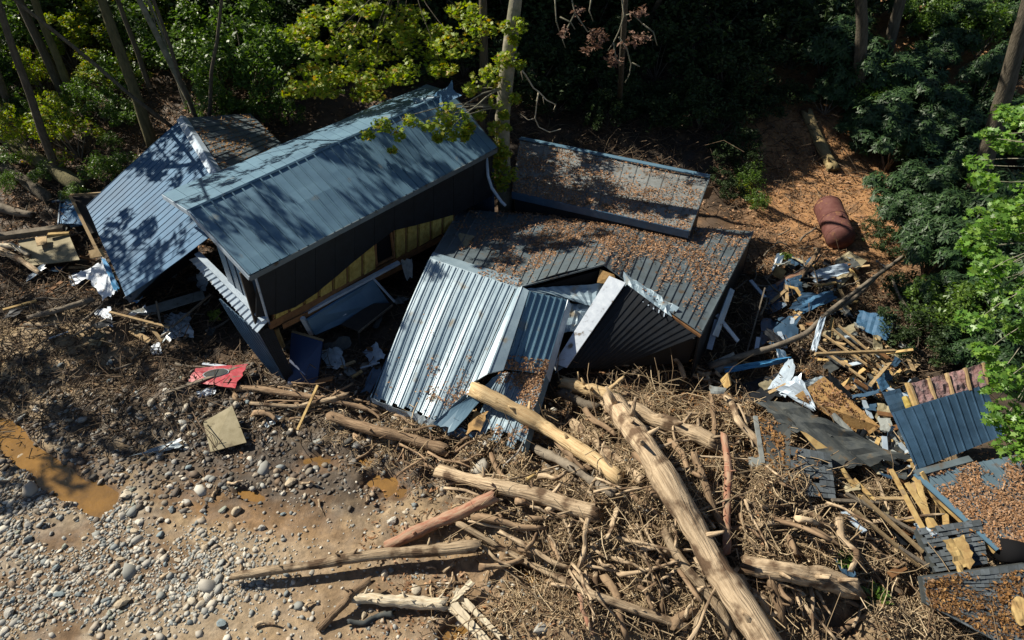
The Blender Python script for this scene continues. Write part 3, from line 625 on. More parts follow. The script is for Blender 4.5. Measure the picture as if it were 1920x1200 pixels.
for i, (cs, mt, lb) in enumerate([
    ([PT(160, 515, .55), PT(196, 480, .9), PT(222, 545, .7), PT(192, 562, .4)], 'white', 'torn white metal sheet with ragged point hanging off the blue roof corner'),
    ([PT(132, 520, .3), PT(190, 492, .6), PT(196, 505, .5), PT(140, 535, .2)], 'white', 'narrow white crumpled strip beside the torn sheet at the blue roof corner'),
    ([PT(128, 520, .2), PT(152, 508, .3), PT(155, 530, .2), PT(132, 535, .1)], 'siding', 'small blue metal scrap at the tip of the white crumpled strip'),
    ([PT(190, 484, 1.0), PT(200, 488, 1.1), PT(224, 540, .8), PT(214, 546, .7)], 'skyblue', 'light blue foam strip tucked under the blue roof edge'),
    ([PT(240, 565, .2), PT(272, 530, .7), PT(280, 535, .7), PT(262, 568, .15)], 'skyblue', 'blue foam strip poking out below the roof drip edge'),
    ([PT(240, 590, .1), PT(272, 572, .2), PT(276, 586, .2), PT(245, 590, .1)], 'white', 'pale flat panel end lying under the blue wing'),
    ([PT(305, 590, .1), PT(355, 585, .2), PT(362, 630, .2), PT(306, 642, .1)], 'plastic', 'crumpled grey plastic heap on the dark soil below the blue wing'),
    ([PT(175, 585, .05), PT(205, 575, .3), PT(212, 612, .2), PT(200, 610, .1)], 'white', 'small white torn sheet lying at the end of the long plank'),
    ([PT(366, 520, .3), PT(382, 508, .8), PT(392, 530, .6), PT(378, 552, .2)], 'trim', 'small pale blue siding scrap standing beside the pent roof'),
    ([PT(280, 650, .05), PT(300, 642, .15), PT(304, 662, .1), PT(285, 665, .05)], 'white', 'small shiny white plastic bag on the dark mud'),
    ([PT(388, 585, .1), PT(412, 578, .3), PT(412, 600, .2), PT(392, 604, .1)], 'moss', 'green crumpled bag beside the lower gable wall'),
    ([PT(250, 854, .05), PT(338, 822, .15), PT(340, 838, .1), PT(300, 848, .05)], 'plastic', 'grey torn plastic strip lying alone on the dark gravel'),
    ([PT(370, 735, .05), PT(402, 725, .12), PT(405, 738, .1), PT(372, 745, .05)], 'white', 'crumpled white scrap beside the red board'),
    ([PT(490, 790, .05), PT(520, 778, .15), PT(532, 782, .1), PT(500, 803, .05)], 'plastic', 'small grey scrap half buried above the plywood board'),
    ([PT(600, 655, .1), PT(640, 650, .3), PT(648, 690, .2), PT(612, 690, .1)], 'plastic', 'crumpled pale plastic lying in the open room beside the navy door'),
    ([PT(680, 660, .1), PT(705, 640, .5), PT(722, 665, .4), PT(700, 690, .1)], 'trim', 'torn pale blue cloth hanging beside the bright metal roof edge')]):
    crumple('torn_sheet', cs, M[mt], None, 9, 7, .09, 3.2, .07, seed=20+i, label=lb, cat='torn sheet')

# ------------------------------------------------------------------ rear cabin (low roof under leaves)
def rear_cabin():
    root = empty('rear_cabin', P(1150, 380, .6), 'low grey roofed cabin half covered in leaves behind the collapsed middle roof', 'cabin')
    A, B, Cc, D = P(975, 262, 2.75), P(1330, 334, 2.7), P(1292, 436, 2.5), P(960, 362, 2.5)
    metal_sheet(root, A, B, Cc, D, 14, M['roof_rear'], rib=.018, bend=lambda u, v: .05*math.sin(u*6+v*3)+.06*float(fbm(u*6, v*3, 3)))
    up = Vector((0, 0, .07))
    MB().beam(A+up, B+up, .22, .04).build('ridge_cap', M['roof_grey'], root)
    MB().beam(D-up, Cc-up, .05, .26).build('fascia', M['siding'], root)
    MB().beam(B-up*.5, Cc-up*.5, .05, .2).build('rake_trim', M['roof_old'], root)
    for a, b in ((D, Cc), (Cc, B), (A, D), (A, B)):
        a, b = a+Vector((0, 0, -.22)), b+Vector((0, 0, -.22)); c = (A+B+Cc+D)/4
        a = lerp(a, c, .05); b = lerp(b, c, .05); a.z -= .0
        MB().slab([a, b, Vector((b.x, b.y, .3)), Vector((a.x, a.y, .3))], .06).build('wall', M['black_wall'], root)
    MB().slab([P(1318, 352, 2.4), P(1338, 350, 2.2), P(1328, 372, 1.9), P(1314, 374, 2.0)], .04).build('torn_board', M['beam_br'], root)
    return A, B, Cc, D
RC = rear_cabin()
# ------------------------------------------------------------------ middle cabin, broken over the debris
def middle_cabin():
    root = empty('middle_cabin', P(1000, 600, .5), 'collapsed middle cabin with leaf covered rear slope and buckled pale metal front roof', 'cabin')
    R0, R1 = P(806, 486, 2.65), P(968, 541, 2.6); R2 = P(1132, 497, 3.05); R3 = P(1175, 528, 2.75); R4 = P(1314, 624, 2.3)
    K0, K1 = P(862, 392, 1.9), P(1412, 434, 2.05)
    Km = lerp(K0, K1, .32); Kn = lerp(K0, K1, .58); Ko = lerp(K0, K1, .66)
    metal_sheet(root, K0, Km, R1, R0, 9, M['roof_old'], rib=.03, name='rear_roof_panel')
    metal_sheet(root, Km, Kn, R2, R1, 9, M['roof_old'], rib=.03, name='rear_roof_panel', bend=lambda u, v: .12*math.sin(u*3.1)*v)
    metal_sheet(root, Kn, Ko, R3, R2, 3, M['roof_old'], rib=.03, name='rear_roof_panel')
    metal_sheet(root, Ko, K1, R4, R3, 11, M['roof_old'], rib=.03, name='rear_roof_panel')
    up = Vector((0, 0, .05))
    m = MB(); m.slab([R0+up, R1+up, lerp(R1, Km, .10)+up, lerp(R0, K0, .10)+up], .02); m.slab([R0+Vector((0, -.18, -.02)), R1+Vector((0, -.18, -.02)), R1+up, R0+up], .02); m.build('ridge_cap', M['roof_pale'], root)
    crumple('torn_ridge_cap', [R3+Vector((0, .25, .08)), lerp(R3, R4, .62)+Vector((.15, .2, .06)), lerp(R3, R4, .62)+Vector((-.05, -.12, 0)), R3+Vector((-.1, -.15, .0))], M['roof_pale'], root, 14, 3, .10, 6, .05, seed=31)
    for k in range(7):
        p = lerp(R3, R4, .12+.07*k)+Vector((-.05, -.15, .0)); MB().beam(p, p+Vector((-.05, -.16, -.04)), .03, .02).build('torn_seam', M['trim'], root)
    # bright front roof, left field: pale sheets bent down onto the debris
    A, B, Cc, D = R0+Vector((0, -.03, .02)), R1+Vector((-.02, -.03, .02)), P(846, 800, .95), P(697, 744, .95)
    bd = lambda u, v: .07*math.sin(v*4+u*1.5)+.05*math.sin(u*17+v*2)*v*(1-.3*v)-.10*v*v
    metal_sheet(root, A, B, Cc, D, 13, M['roof_pale'], rib=.035, name='front_roof_panel', seg=10, bend=bd, minor=1, end=lambda u: 1-.03*((u*7.3) % 1))
    # folded bright crease strip, then right field
    E = P(992, 545, 2.72); G = P(930, 700, 1.65)
    metal_sheet(root, R1+Vector((.02, 0, .03)), E, P(944, 694, 1.75), P(890, 716, 1.62), 2, M['roof_pale'], rib=.03, name='front_roof_panel', seg=6, bend=lambda u, v: .10*math.sin(u*3.1))
    A2, B2, C2, D2 = E+Vector((.01, 0, -.02)), P(1064, 562, 2.35), P(1022, 702, 1.35), P(944, 692, 1.55)
    metal_sheet(root, A2, B2, C2, D2, 6, M['roof_grey'], rib=.035, name='front_roof_panel', seg=6, bend=lambda u, v: .04*math.sin(v*3))
    A3, B3, C3, D3 = D2+Vector((-.1, .1, -.25)), C2+Vector((.02, .05, -.04)), P(978, 846, .75), P(880, 812, .70)
    metal_sheet(root, A3, B3, C3, D3, 7, M['roof_pale'], rib=.035, name='front_roof_panel', seg=7, bend=lambda u, v: .06*math.sin(v*6+u*5), minor=1, end=lambda u: .93+.08*math.sin(u*19))
    # side drop of the right field
    MB().slab([B2, B2+Vector((.12, .02, -.22)), C2+Vector((.12, .02, -.30)), C2], .02).build('side_flange', M['trim'], root)
    MB().slab([C2, C2+Vector((.1, 0, -.25)), C3+Vector((.12, 0, -.2)), C3], .02).build('side_flange', M['roof_grey'], root)
    # left edge fascia, dark blue
    MB().slab([A+Vector((-.02, -.02, 0)), D+Vector((-.02, -.02, 0)), D+Vector((-.10, .0, -.38)), A+Vector((-.10, .05, -.38))], .02).build('side_fascia', M['siding'], root)
    # split between the fields: sheet folded under
    crumple('folded_sheet', [P(905, 724, 1.5), P(945, 694, 1.6), P(850, 812, .85), P(815, 792, .9)], M['roof_grey'], root, 6, 8, .06, 3, .04, seed=33)
    crumple('folded_sheet', [P(812, 793, .95), P(872, 738, 1.35), P(884, 752, 1.0), P(840, 800, .75)], M['roof_grey'], root, 6, 5, .05, 3, .06, seed=34)
    crumple('hanging_flap', [P(690, 744, .92), P(820, 792, .9), P(812, 812, .55), P(740, 778, .5)], M['plastic'], root, 20, 3, .10, 9, .10, seed=35)
    crumple('hanging_flap', [P(820, 790, .9), P(900, 810, .8), P(925, 842, .5), P(835, 812, .55)], M['siding'], root, 12, 4, .14, 6, .12, seed=36)
    crumple('torn_lining', [P(890, 770, .98), P(915, 772, .98), P(902, 808, .88), P(872, 812, .86)], M['osb'], root, 5, 5, .03, 3, .12, seed=37)
    # bright crumpled sheets between field and board
    crumple('buckled_sheet', [R1+Vector((.1, 0, -.02)), P(1140, 531, 2.5), P(1122, 578, 2.15), P(1064, 562, 2.28)], M['roof_pale'], root, 16, 12, .07, 3, .02, seed=38, ridges=.07)
    crumple('buckled_sheet', [P(1060, 568, 2.1), P(1118, 572, 2.1), P(1096, 622, 1.6), P(1048, 624, 1.6)], M['roof_pale'], root, 10, 10, .12, 3, .03, seed=39, ridges=.04)
    MB().slab([P(1068, 640, 1.3), P(1118, 600, 1.5), P(1080, 672, .9), P(1040, 700, .8)], .03).build('lining_sheet', M['siding'], root)
    # raised edge behind the buckled sheets; black sheet paints the gap's darkness
    MB().slab([lerp(R1, R2, .05)+Vector((0, .0, -.12)), R2+Vector((0, 0, -.12)), P(1140, 532, 2.3), R1+Vector((.1, 0, -.3))], .03).build('attic_dark_fill', M['black'], root)
    MB().beam(R1+Vector((0, 0, .02)), R2+Vector((0, 0, .03)), .06, .05).build('roof_edge', M['roof_old'], root)
    m = MB(); m.slab([P(1126, 505, 2.9), P(1152, 515, 2.85), P(1160, 535, 2.6), P(1120, 530, 2.6)], .10); m.build('broken_rafter', M['osb'], root)
    # long pale board
    T = P(1143, 518, 2.95); U = P(1174, 531, 2.92); V_, W_ = P(1063, 690, 1.0), P(1040, 682, 1.0)
    MB().slab([T, U, V_, W_], .06).build('barge_board', M['white'], root)
    MB().slab([T, W_, W_+Vector((0, -.02, -.22)), T+Vector((-.04, -.02, -.22))], -.05).build('barge_board_edge', M['white'], root)
    # dark face: front slope folded down under the ridge, ribbed
    metal_sheet(root, U+Vector((.03, .02, -.05)), R4+Vector((-.1, -.05, -.08)), P(1150, 692, .75), P(1066, 690, .85), 12, M['black_wall'], rib=.02, name='fallen_front_panel')
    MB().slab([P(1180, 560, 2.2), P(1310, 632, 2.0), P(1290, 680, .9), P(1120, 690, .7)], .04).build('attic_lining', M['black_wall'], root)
    MB().beam(R3+Vector((0, -.05, -.1)), R4+Vector((0, -.05, -.08)), .05, .07).build('ridge_board', M['beam_br'], root)
    # right gable end: dark wall, pale strips
    MB().beam(K1+Vector((0, 0, -.05)), R4+Vector((0, 0, -.05)), .05, .16).build('rake_trim', M['roof_old'], root)
    k1 = K1+Vector((0, 0, -.15)); r4 = R4+Vector((0, 0, -.15))
    MB().slab([k1, r4, Vector((r4.x+.1, r4.y+.2, .4)), Vector((k1.x, k1.y, .5))], .05).build('gable_wall', M['black_wall'], root)
    MB().slab([P(1368, 540, 1.9), P(1376, 545, 1.8), P(1345, 632, 1.1), P(1334, 628, 1.3)], .03).build('wall_strip', M['trim'], root)
    MB().beam(P(1344, 590, 1.5), P(1384, 640, .95), .14, .03).build('loose_trim', M['white'], root)
    MB().beam(P(1345, 600, 1.45), P(1330, 655, .9), .16, .03).build('loose_trim', M['trim'], root)
    b = Vector((0, 0, -.2))
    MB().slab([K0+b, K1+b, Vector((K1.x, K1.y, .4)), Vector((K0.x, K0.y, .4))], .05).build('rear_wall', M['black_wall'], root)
    return (K0, K1, R4, R0, A, B, Cc, D, A2, B2, C2, D2, A3, B3, C3, D3, R1, R2, R3, Km, Kn, Ko, bd)
MCN = middle_cabin()
MB().slab([P(842, 470, 2.3), P(862, 438, 2.25), P(890, 444, 2.3), P(868, 476, 2.42)], .03).build('loose_board', M['ply'], None, label='tan board with broken end lying at the corner of the middle roof', cat='board')

# white downpipe piece hanging by the ivy tree
t = MB().tube([P(912, 295, 3.8), P(915, 330, 3.2), P(922, 352, 2.9), P(940, 378, 2.6), P(948, 386, 2.5)], .055, 8)
t.build('downpipe', M['trim'], None, True, label='bent pale downpipe hanging from the corner of the long roof', cat='pipe')

# ------------------------------------------------------------------ right side wrecks
def right_wrecks():
    root = empty('wall_section', P(1780, 780, .9), 'fallen wall section with pink insulation bays above dark blue metal cladding', 'wall')
    A, B, Cc, D = P(1672, 774, 1.75), P(1850, 720, 1.9), P(1886, 815, 1.35), P(1716, 882, 1.15)
    metal_sheet(root, A, B, Cc, D, 11, M['siding'], rib=.03, name='cladding_sheet', seg=4, bend=lambda u, v: .05*math.sin(u*4+v*2))
    T0, T1 = P(1704, 720, 2.05), P(1842, 682, 2.15); b0, b1 = P(1722, 765, 1.72), P(1850, 722, 1.88)
    for i in range(4):
        a, b = (i+.12)/4, (i+.92)/4
        crumple('insulation_batt', [lerp(T0, T1, a), lerp(T0, T1, b), lerp(b0, b1, b), lerp(b0, b1, a)], M['pink'], root, 5, 5, .09, 3, .03, .12, seed=60+i)
    for i in range(5):
        MB().beam(lerp(T0, T1, i/4)+Vector((0, 0, .02)), lerp(b0, b1, i/4), .05, .10).build('stud', M['lumber'], root)
    MB().beam(P(1700, 718, 2.05), P(1716, 762, 1.75), .08, .08).build('stud', M['lumber_y'], root)
    r = empty('blue_sheet_pair', P(1690, 750, 1), 'two small dark blue panels leaning beside the pink insulated wall section', 'panel')
    crumple('panel', [P(1654, 735, 1.5), P(1688, 728, 1.6), P(1706, 765, 1.3), P(1672, 778, 1.2)], M['siding'], r, 5, 5, .05, 2, .03, seed=65)
    crumple('panel', [P(1643, 712, 1.5), P(1655, 704, 1.6), P(1668, 724, 1.4), P(1652, 735, 1.3)], M['roof_blue'], r, 5, 5, .03, 2, .03, seed=66)
    MB().tube([P(1696, 745, 1.5), P(1704, 762, 1.45), P(1706, 770, 1.4)], [.07, .09, .06], 7, .1).build('rolled_insulation', M['batt'], None, label='small roll of yellow insulation next to the pink insulated wall', cat='insulation')
    # ribbed roof under leaves at the edge
    root = empty('leaf_covered_roof', P(1850, 950, .9), 'ribbed metal roof section with yellow timber edge, covered in fallen leaves', 'roof')
    A, B, Cc, D = P(1716, 890, 1.35), P(1930, 848, 1.75), P(2060, 1030, 1.3), P(1872, 1032, 1.2)
    metal_sheet(root, A, B, Cc, D, 12, M['roof_slate'], rib=.03)
    MB().beam(P(1714, 894, 1.25), P(1868, 1034, 1.08), .10, .12).build('timber_edge', M['lumber_y'], root)
    MB().beam(P(1716, 888, 1.42), P(1872, 1030, 1.24), .14, .03).build('edge_flashing', M['roof_grey'], root)
    MB().beam(P(1716, 888, 1.42), P(1820, 860, 1.6), .16, .04).build('edge_flashing', M['roof_old'], root)
    leaves_on_quad('fallen_leaves', (A, B, Cc, D), 10000, .045, M['litter'], lambda u, v: .25+.45*ss(.05, .4, v)+.2*u, .04, seed=70, parent=root)
    MB().tube([P(1878, 1030, 1.25), P(1900, 1036, 1.2), P(1990, 1060, 1.1)], [.24, .26, .26], 16).build('black_tube', M['black'], None, True, label='wide black oval end beside the timber edged roof section', cat='pipe')  # matte black tube whose end reads as an oval
    def shingle_roof(name, label, A, B, Cc, D, nr, nc, seed, leafn, dens):
        root = empty(name, (A+B+Cc+D)/4-Vector((0, 0, .3)), label, 'roof')
        n = (B-A).cross(D-A).normalized(); n = n if n.z > 0 else -n
        MB().slab([q-n*.10 for q in (A, B, Cc, D)], -.06).build('roof_deck', M['felt'], root)
        rr = random.Random(seed)
        for j in range(nr):
            for i in range(nc):
                if rr.random() < .04: continue
                u0 = (i+(j % 2)*.5)/nc; u1 = min(1, u0+.96/nc); u0 = max(0, u0); v0, v1 = j/nr, (j+1.35)/nr
                if u0 > .99: continue
                v1 = min(v1, 1.02)
                f = lambda u, v, h: lerp(lerp(A, B, u), lerp(D, Cc, u), v)+n*h
                k = rr.random()*.02
                MB().slab([f(u0, v0, .012), f(u1, v0, .012), f(u1, v1, .035+k), f(u0, v1, .035+k)], .012).build('shingle', M['shingle'], root)
        if leafn: leaves_on_quad('fallen_leaves', (A, B, Cc, D), leafn, .045, M['litter_o'], dens, .06, seed=seed, parent=root)
        return root
    shingle_roof('small_shingle_roof', 'small charcoal shingle roof piece with an orange broken board on it', P(1718, 992, 1.25), P(1838, 974, 1.35), P(1850, 1056, 1.0), P(1752, 1072, .95), 9, 7, 71, 500, lambda u, v: .1+.2*u)
    shingle_roof('large_shingle_roof', 'large charcoal shingle roof with orange leaves at the bottom corner of the pile', P(1728, 1082, 1.2), P(2050, 1040, 1.4), P(2040, 1290, .6), P(1736, 1132, .85), 15, 18, 72, 7000, lambda u, v: .30+.25*ss(0, .3, v))
    crumple('orange_board', [P(1770, 1012, 1.38), P(1812, 1005, 1.42), P(1828, 1062, 1.22), P(1795, 1070, 1.18)], M['lumber_y'], None, 7, 7, .05, 4, .10, .03, seed=73, label='broken orange board lying on the small shingle roof piece', cat='board')
    crumple('orange_board', [P(1900, 1120, 1.2), P(1935, 1125, 1.25), P(1935, 1190, 1.0), P(1895, 1150, 1.1)], M['lumber_y'], None, 6, 6, .05, 4, .10, .03, seed=74, label='splintered orange board at the lower right edge on the large shingle roof', cat='board')
    shingle_roof('shingle_fragment', 'torn grey shingle roof fragment under hanging vines beside the stick pile', P(1482, 838, 1.75), P(1556, 850, 1.7), P(1566, 935, 1.3), P(1480, 925, 1.3), 7, 6, 75, 1500, lambda u, v: .2-.3*u)
    r = empty('felt_covered_panel', P(1440, 830, 1.3), 'leaf strewn black roofing felt panel with a grey edge strip', 'panel')
    MB().slab([P(1418, 782, 1.9), P(1482, 800, 1.85), P(1480, 925, 1.3), P(1424, 862, 1.4)], .05).build('panel_sheet', M['felt'], r)
    MB().beam(P(1416, 780, 1.95), P(1430, 868, 1.45), .10, .05).build('edge_strip', M['concrete'], r)
    leaves_on_quad('fallen_leaves', (P(1418, 782, 1.9), P(1482, 800, 1.85), P(1480, 925, 1.3), P(1424, 862, 1.4)), 1500, .05, M['litter_o'], lambda u, v: .5+0*u, .04, seed=76, parent=r)
    crumple('grey_board', [P(1403, 858, 1.45), P(1440, 856, 1.5), P(1448, 925, 1.1), P(1418, 926, 1.05)], M['concrete'], None, 5, 6, .04, 2, .04, .03, seed=77, label='grey board with a torn corner standing by the red stick', cat='board')
    crumple('grey_board', [P(1330, 722, 1.9), P(1362, 728, 1.9), P(1358, 738, 1.8), P(1332, 738, 1.8)], M['concrete'], None, 4, 3, .03, 2, .05, .03, seed=78, label='small grey board scrap under the upright yellow splinter', cat='board')
    # felt sheets between board and shingles
    crumple('roofing_felt', [P(1470, 770, 1.7), P(1560, 790, 1.7), P(1700, 860, 1.35), P(1560, 880, 1.3)], M['felt'], None, 16, 10, .16, 4, .04, .02, seed=79, label='long wrinkled black roofing felt below the orange strand board', cat='roofing felt')
    crumple('roofing_felt', [P(1420, 750, 1.7), P(1500, 755, 1.8), P(1560, 815, 1.6), P(1480, 812, 1.6)], M['felt'], None, 12, 8, .16, 4, .06, .02, seed=80, label='torn dark felt piece above the leaf strewn felt panel', cat='roofing felt')
right_wrecks()

# ------------------------------------------------------------------ boards, planks, frames
def board(label, cs, mt, th=.03, name='board', cat='board'):
    return MB().slab(cs, th).build(name, M[mt], None, label=label, cat=cat)
board('long orange strand board with leaf stains between the felt and the lattice frame', [PT(1490, 742, .45), PT(1545, 706, .6), PT(1650, 800, .45), PT(1622, 820, .35)], 'osb')
board('tan speckled plywood board lying flat in the dark gravel', [PT(382, 792, .12), PT(436, 761, .35), PT(463, 830, .2), PT(396, 848, .05)], 'ply')
board('large muddy plywood sheet with a square patch at the left edge of the wreck', [PT(34, 452, .5), PT(128, 436, .6), PT(150, 488, .5), PT(52, 500, .3)], 'ply')
board('small square wooden patch lying on the large muddy plywood sheet', [PT(66, 446, .62), PT(88, 444, .66), PT(88, 458, .62), PT(70, 462, .58)], 'lumber')
board('yellow broken splinter standing upright in the pile', [PT(1352, 712, .6), PT(1366, 698, .9), PT(1372, 722, .6), PT(1362, 730, .4)], 'lumber_y', .04)
board('yellow wedge shaped splinter lying across the black felt', [P(1500, 808, 1.95), P(1512, 812, 1.95), P(1552, 840, 1.8), P(1530, 842, 1.75)], 'lumber_y', .03)
board('tan broken board under the long grey branch', [PT(1566, 488, .25), PT(1592, 472, .4), PT(1625, 490, .3), PT(1570, 545, .15)], 'ply')
board('pale yellow board stub beside the gable of the middle cabin', [PT(1448, 515, .2), PT(1455, 497, .5), PT(1474, 508, .4), PT(1465, 525, .2)], 'lumber_y', .06)
board('greyish green board under the gable of the middle cabin', [PT(1330, 680, .2), PT(1375, 660, .5), PT(1385, 690, .2), PT(1345, 700, .1)], 'concrete')
board('light ply panel lying inside the dark debris under the blue wing', [PT(245, 585, .15), PT(380, 545, .5), PT(385, 560, .4), PT(280, 592, .1)], 'concrete')
for i, (cs, mt, lb) in enumerate([
    ([PT(1362, 688, .35), PT(1478, 668, .6), PT(1482, 678, .5), PT(1365, 700, .25)], 'skyblue', 'long bright blue torn strip above the dark matted pit'),
    ([PT(1440, 728, .3), PT(1480, 672, .7), PT(1494, 690, .6), PT(1470, 745, .3)], 'trim', 'pale blue torn strip standing at the corner of the long blue strip'),
    ([PT(1455, 730, .35), PT(1500, 700, .5), PT(1530, 765, .45), PT(1522, 770, .3)], 'trim', 'pale peeling sheet sprinkled with leaves beside the orange strand board'),
    ([PT(1520, 510, .5), PT(1585, 492, .6), PT(1595, 510, .45), PT(1530, 530, .3)], 'trim', 'leaf sprinkled pale blue panel behind the long grey branch'),
    ([PT(1480, 580, .4), PT(1505, 545, .6), PT(1568, 560, .4), PT(1510, 584, .3)], 'siding', 'blue bent metal channel below the leaf sprinkled panel'),
    ([PT(1505, 560, .5), PT(1560, 545, .65), PT(1570, 560, .5), PT(1500, 590, .3)], 'roof_blue', 'bright blue strip crossing the bent metal channel'),
    ([PT(1520, 655, .4), PT(1535, 598, .8), PT(1548, 595, .8), PT(1530, 660, .4)], 'trim', 'upright pale blue strip at the corner of the lattice frame'),
    ([PT(1612, 582, .6), PT(1680, 592, .6), PT(1662, 640, .3), PT(1606, 612, .3)], 'roof_blue', 'shiny curved blue metal sheet at the foot of the green bushes'),
    ([PT(1435, 540, .3), PT(1500, 515, .5), PT(1505, 545, .3), PT(1440, 570, .2)], 'siding', 'dark blue crumpled siding sheet beside the cabin gable'),
    ([PT(1430, 600, .3), PT(1500, 590, .3), PT(1490, 640, .2), PT(1420, 650, .2)], 'siding', 'dark blue sheet buried in debris below the bent channel'),
    ([PT(1500, 715, .4), PT(1545, 705, .5), PT(1560, 735, .4), PT(1530, 745, .3)], 'plastic', 'grey crumpled plastic at the upper end of the strand board'),
    ([PT(1380, 720, .2), PT(1460, 700, .3), PT(1470, 745, .2), PT(1390, 760, .1)], 'black_wall', 'black matted sheet in the dark pit beneath the blue strip')]):
    crumple('torn_sheet', cs, M[mt], None, 10, 7, .10, 3.5, .06, seed=90+i, label=lb, cat='torn sheet', ridges=.03 if 'curved' in lb else 0)

def lattice():
    r = empty('lattice_frame', PT(1600, 680, .2), 'pale timber lattice frame of thin parallel slats lying behind the strand board', 'wooden frame')
    z = .75
    A, B, Cc, D = PT(1544, 640, z), PT(1590, 610, z), PT(1670, 678, z-.15), PT(1632, 722, z-.25)
    MB().beam(Cc, D, .09, .08).build('end_rail', M['lumber'], r)
    for k, (a, b) in enumerate((((1545, 628), (1646, 698)), ((1560, 616), (1652, 690)), ((1572, 610), (1660, 684)), ((1628, 652), (1668, 680)), ((1534, 650), (1622, 712)))):
        MB().beam(PT(*a, z), PT(*b, z-.2), .045, .05).build('slat', M['lumber'], r)
    MB().beam(PT(1528, 664, z-.05), PT(1678, 658, z+.05), .07, .08).build('cross_rail', M['lumber'], r)
lattice()
def plank(label, a, b, w=.10, t=.04, mt='lumber', za=.1, zb=.1, name='plank', cat='plank'):
    return MB().beam(PT(*a, za), PT(*b, zb), w, t).build(name, M[mt], None, label=label, cat=cat)
plank('weathered plank resting diagonally across the red board', (308, 738), (468, 681), .09, .05, 'grey_wood', .15, .3)
plank('long pale plank below the blue wing pointing at the grey plastic heap', (205, 585), (318, 614), .08, .04, 'lumber', .35, .3)
plank('dark thin pole rising from the plastic heap towards the pent roof', (322, 614), (395, 552), .05, .05, 'grey_wood', .3, .7, 'pole', 'pole')
plank('short upright plank above the plastic heap', (293, 565), (302, 612), .06, .05, 'grey_wood', .5, .2)
plank('short wide pale plank lying on dark soil left of the plastic heap', (245, 620), (282, 641), .18, .05, 'lumber')
plank('narrow plank leaning beside the short wide plank', (276, 605), (304, 640), .10, .04, 'lumber', .2, .1)
plank('thin pale pole lying over the dark soil under the white torn sheet', (132, 632), (200, 598), .05, .04, 'grey_wood', .1, .3, 'pole', 'pole')
plank('thin board stub below the thin pale pole', (140, 652), (196, 634), .08, .04, 'lumber')
plank('thin blue grey strip on the muddy bank', (88, 636), (128, 622), .04, .03, 'trim')
plank('yellow plank edge lying along the top of the large plywood sheet', (90, 440), (130, 437), .14, .08, 'lumber_y', .65, .7)
plank('dark beam running along the top of the large plywood sheet', (-60, 452), (120, 428), .28, .2, 'grey_wood', .6, .7, 'beam', 'beam')
plank('leaning pale lath in front of the navy door pile', (558, 806), (596, 722), .07, .04, 'lumber_y', .1, .7)
plank('pale trim strip lying just above the red board', (380, 682), (442, 690), .09, .04, 'white', .25, .25)
plank('thin pale strip beside the pale roof edge in the open room', (676, 690), (712, 680), .04, .03, 'trim', .4, .5)
plank('orange block of wood under the corner of the torn wall', (518, 616), (531, 650), .10, .10, 'lumber_y', 1.2, .6, 'wood_block', 'wood block')
plank('thin pale pole leaning on the dark gable of the middle cabin', (1434, 540), (1398, 670), .04, .04, 'grey_wood', .9, .3, 'pole', 'pole')
plank('yellow batten lying right of the bent blue channel', (1530, 536), (1568, 530), .09, .05, 'lumber_y', .4, .5)
plank('short yellow batten on the soil right of the lattice frame', (1672, 706), (1700, 692), .08, .05, 'lumber', .15, .15)
plank('upright white post end among leaves on the felt roof', (1352, 424), (1355, 435), .05, .05, 'white', .5, .3, 'post', 'post')
ends = [((1742, 880), (1800, 990)), ((1728, 885), (1780, 985)), ((1700, 905), (1762, 1000)), ((1690, 918), (1722, 980)), ((1765, 905), (1812, 1000)), ((1720, 900), (1748, 1000)), ((1752, 925), (1748, 1000)), ((1670, 880), (1730, 990)), ((1770, 935), (1775, 1000)), ((1735, 935), (1700, 1000))]
for i, (a, b) in enumerate(ends):
    MB().beam(PT(*a, .75-.03*i), PT(*b, .35+.03*(i % 4)), .08+.02*(i % 3), .045).build('split_plank', M['lumber_y' if i % 3 else 'lumber'], None, label='splintered yellow plank in the bundle beside the timber edged roof', cat='plank', group='splintered yellow planks')
for i, (a, b) in enumerate([((1586, 925), (1720, 1000)), ((1616, 930), (1730, 1035)), ((1560, 938), (1650, 942)), ((1600, 955), (1724, 1060)), ((1660, 1010), (1740, 1062)), ((1640, 935), (1700, 935))]):
    MB().beam(PT(*a, .6), PT(*b, .4), .08, .05).build('weathered_plank', M['lumber' if i % 2 else 'grey_wood'], None, label='weathered loose plank left of the yellow plank bundle', cat='plank', group='weathered planks beside the bundle')
def red_board():
    r = empty('red_board', PT(410, 705, 0), 'bright red board with a dark oval inset lying in the mud', 'board')
    A, B, Cc, D = PT(368, 690, .28), PT(466, 682, .35), PT(440, 728, .22), PT(352, 715, .12)
    crumple('board_face', [A, B, Cc, D], M['red'], r, 12, 8, .035, 2.5, .025, .02, seed=44)
    n = (B-A).cross(D-A).normalized(); n = n if n.z > 0 else -n
    c = lerp(lerp(A, B, .47), lerp(D, Cc, .47), .42); u = (B-A)*.22; v = (D-A)*.30
    ring = [c+n*.035+u*math.cos(t)*1.12+v*math.sin(t)*1.12 for t in np.linspace(0, 2*math.pi, 25)[:-1]]
    MB().slab(ring, -.012).build('oval_rim', M['plastic'], r)
    MB().slab([c+n*.048+u*math.cos(t)+v*math.sin(t) for t in np.linspace(0, 2*math.pi, 25)[:-1]], -.012).build('oval_inset', M['felt'], r)
red_board()

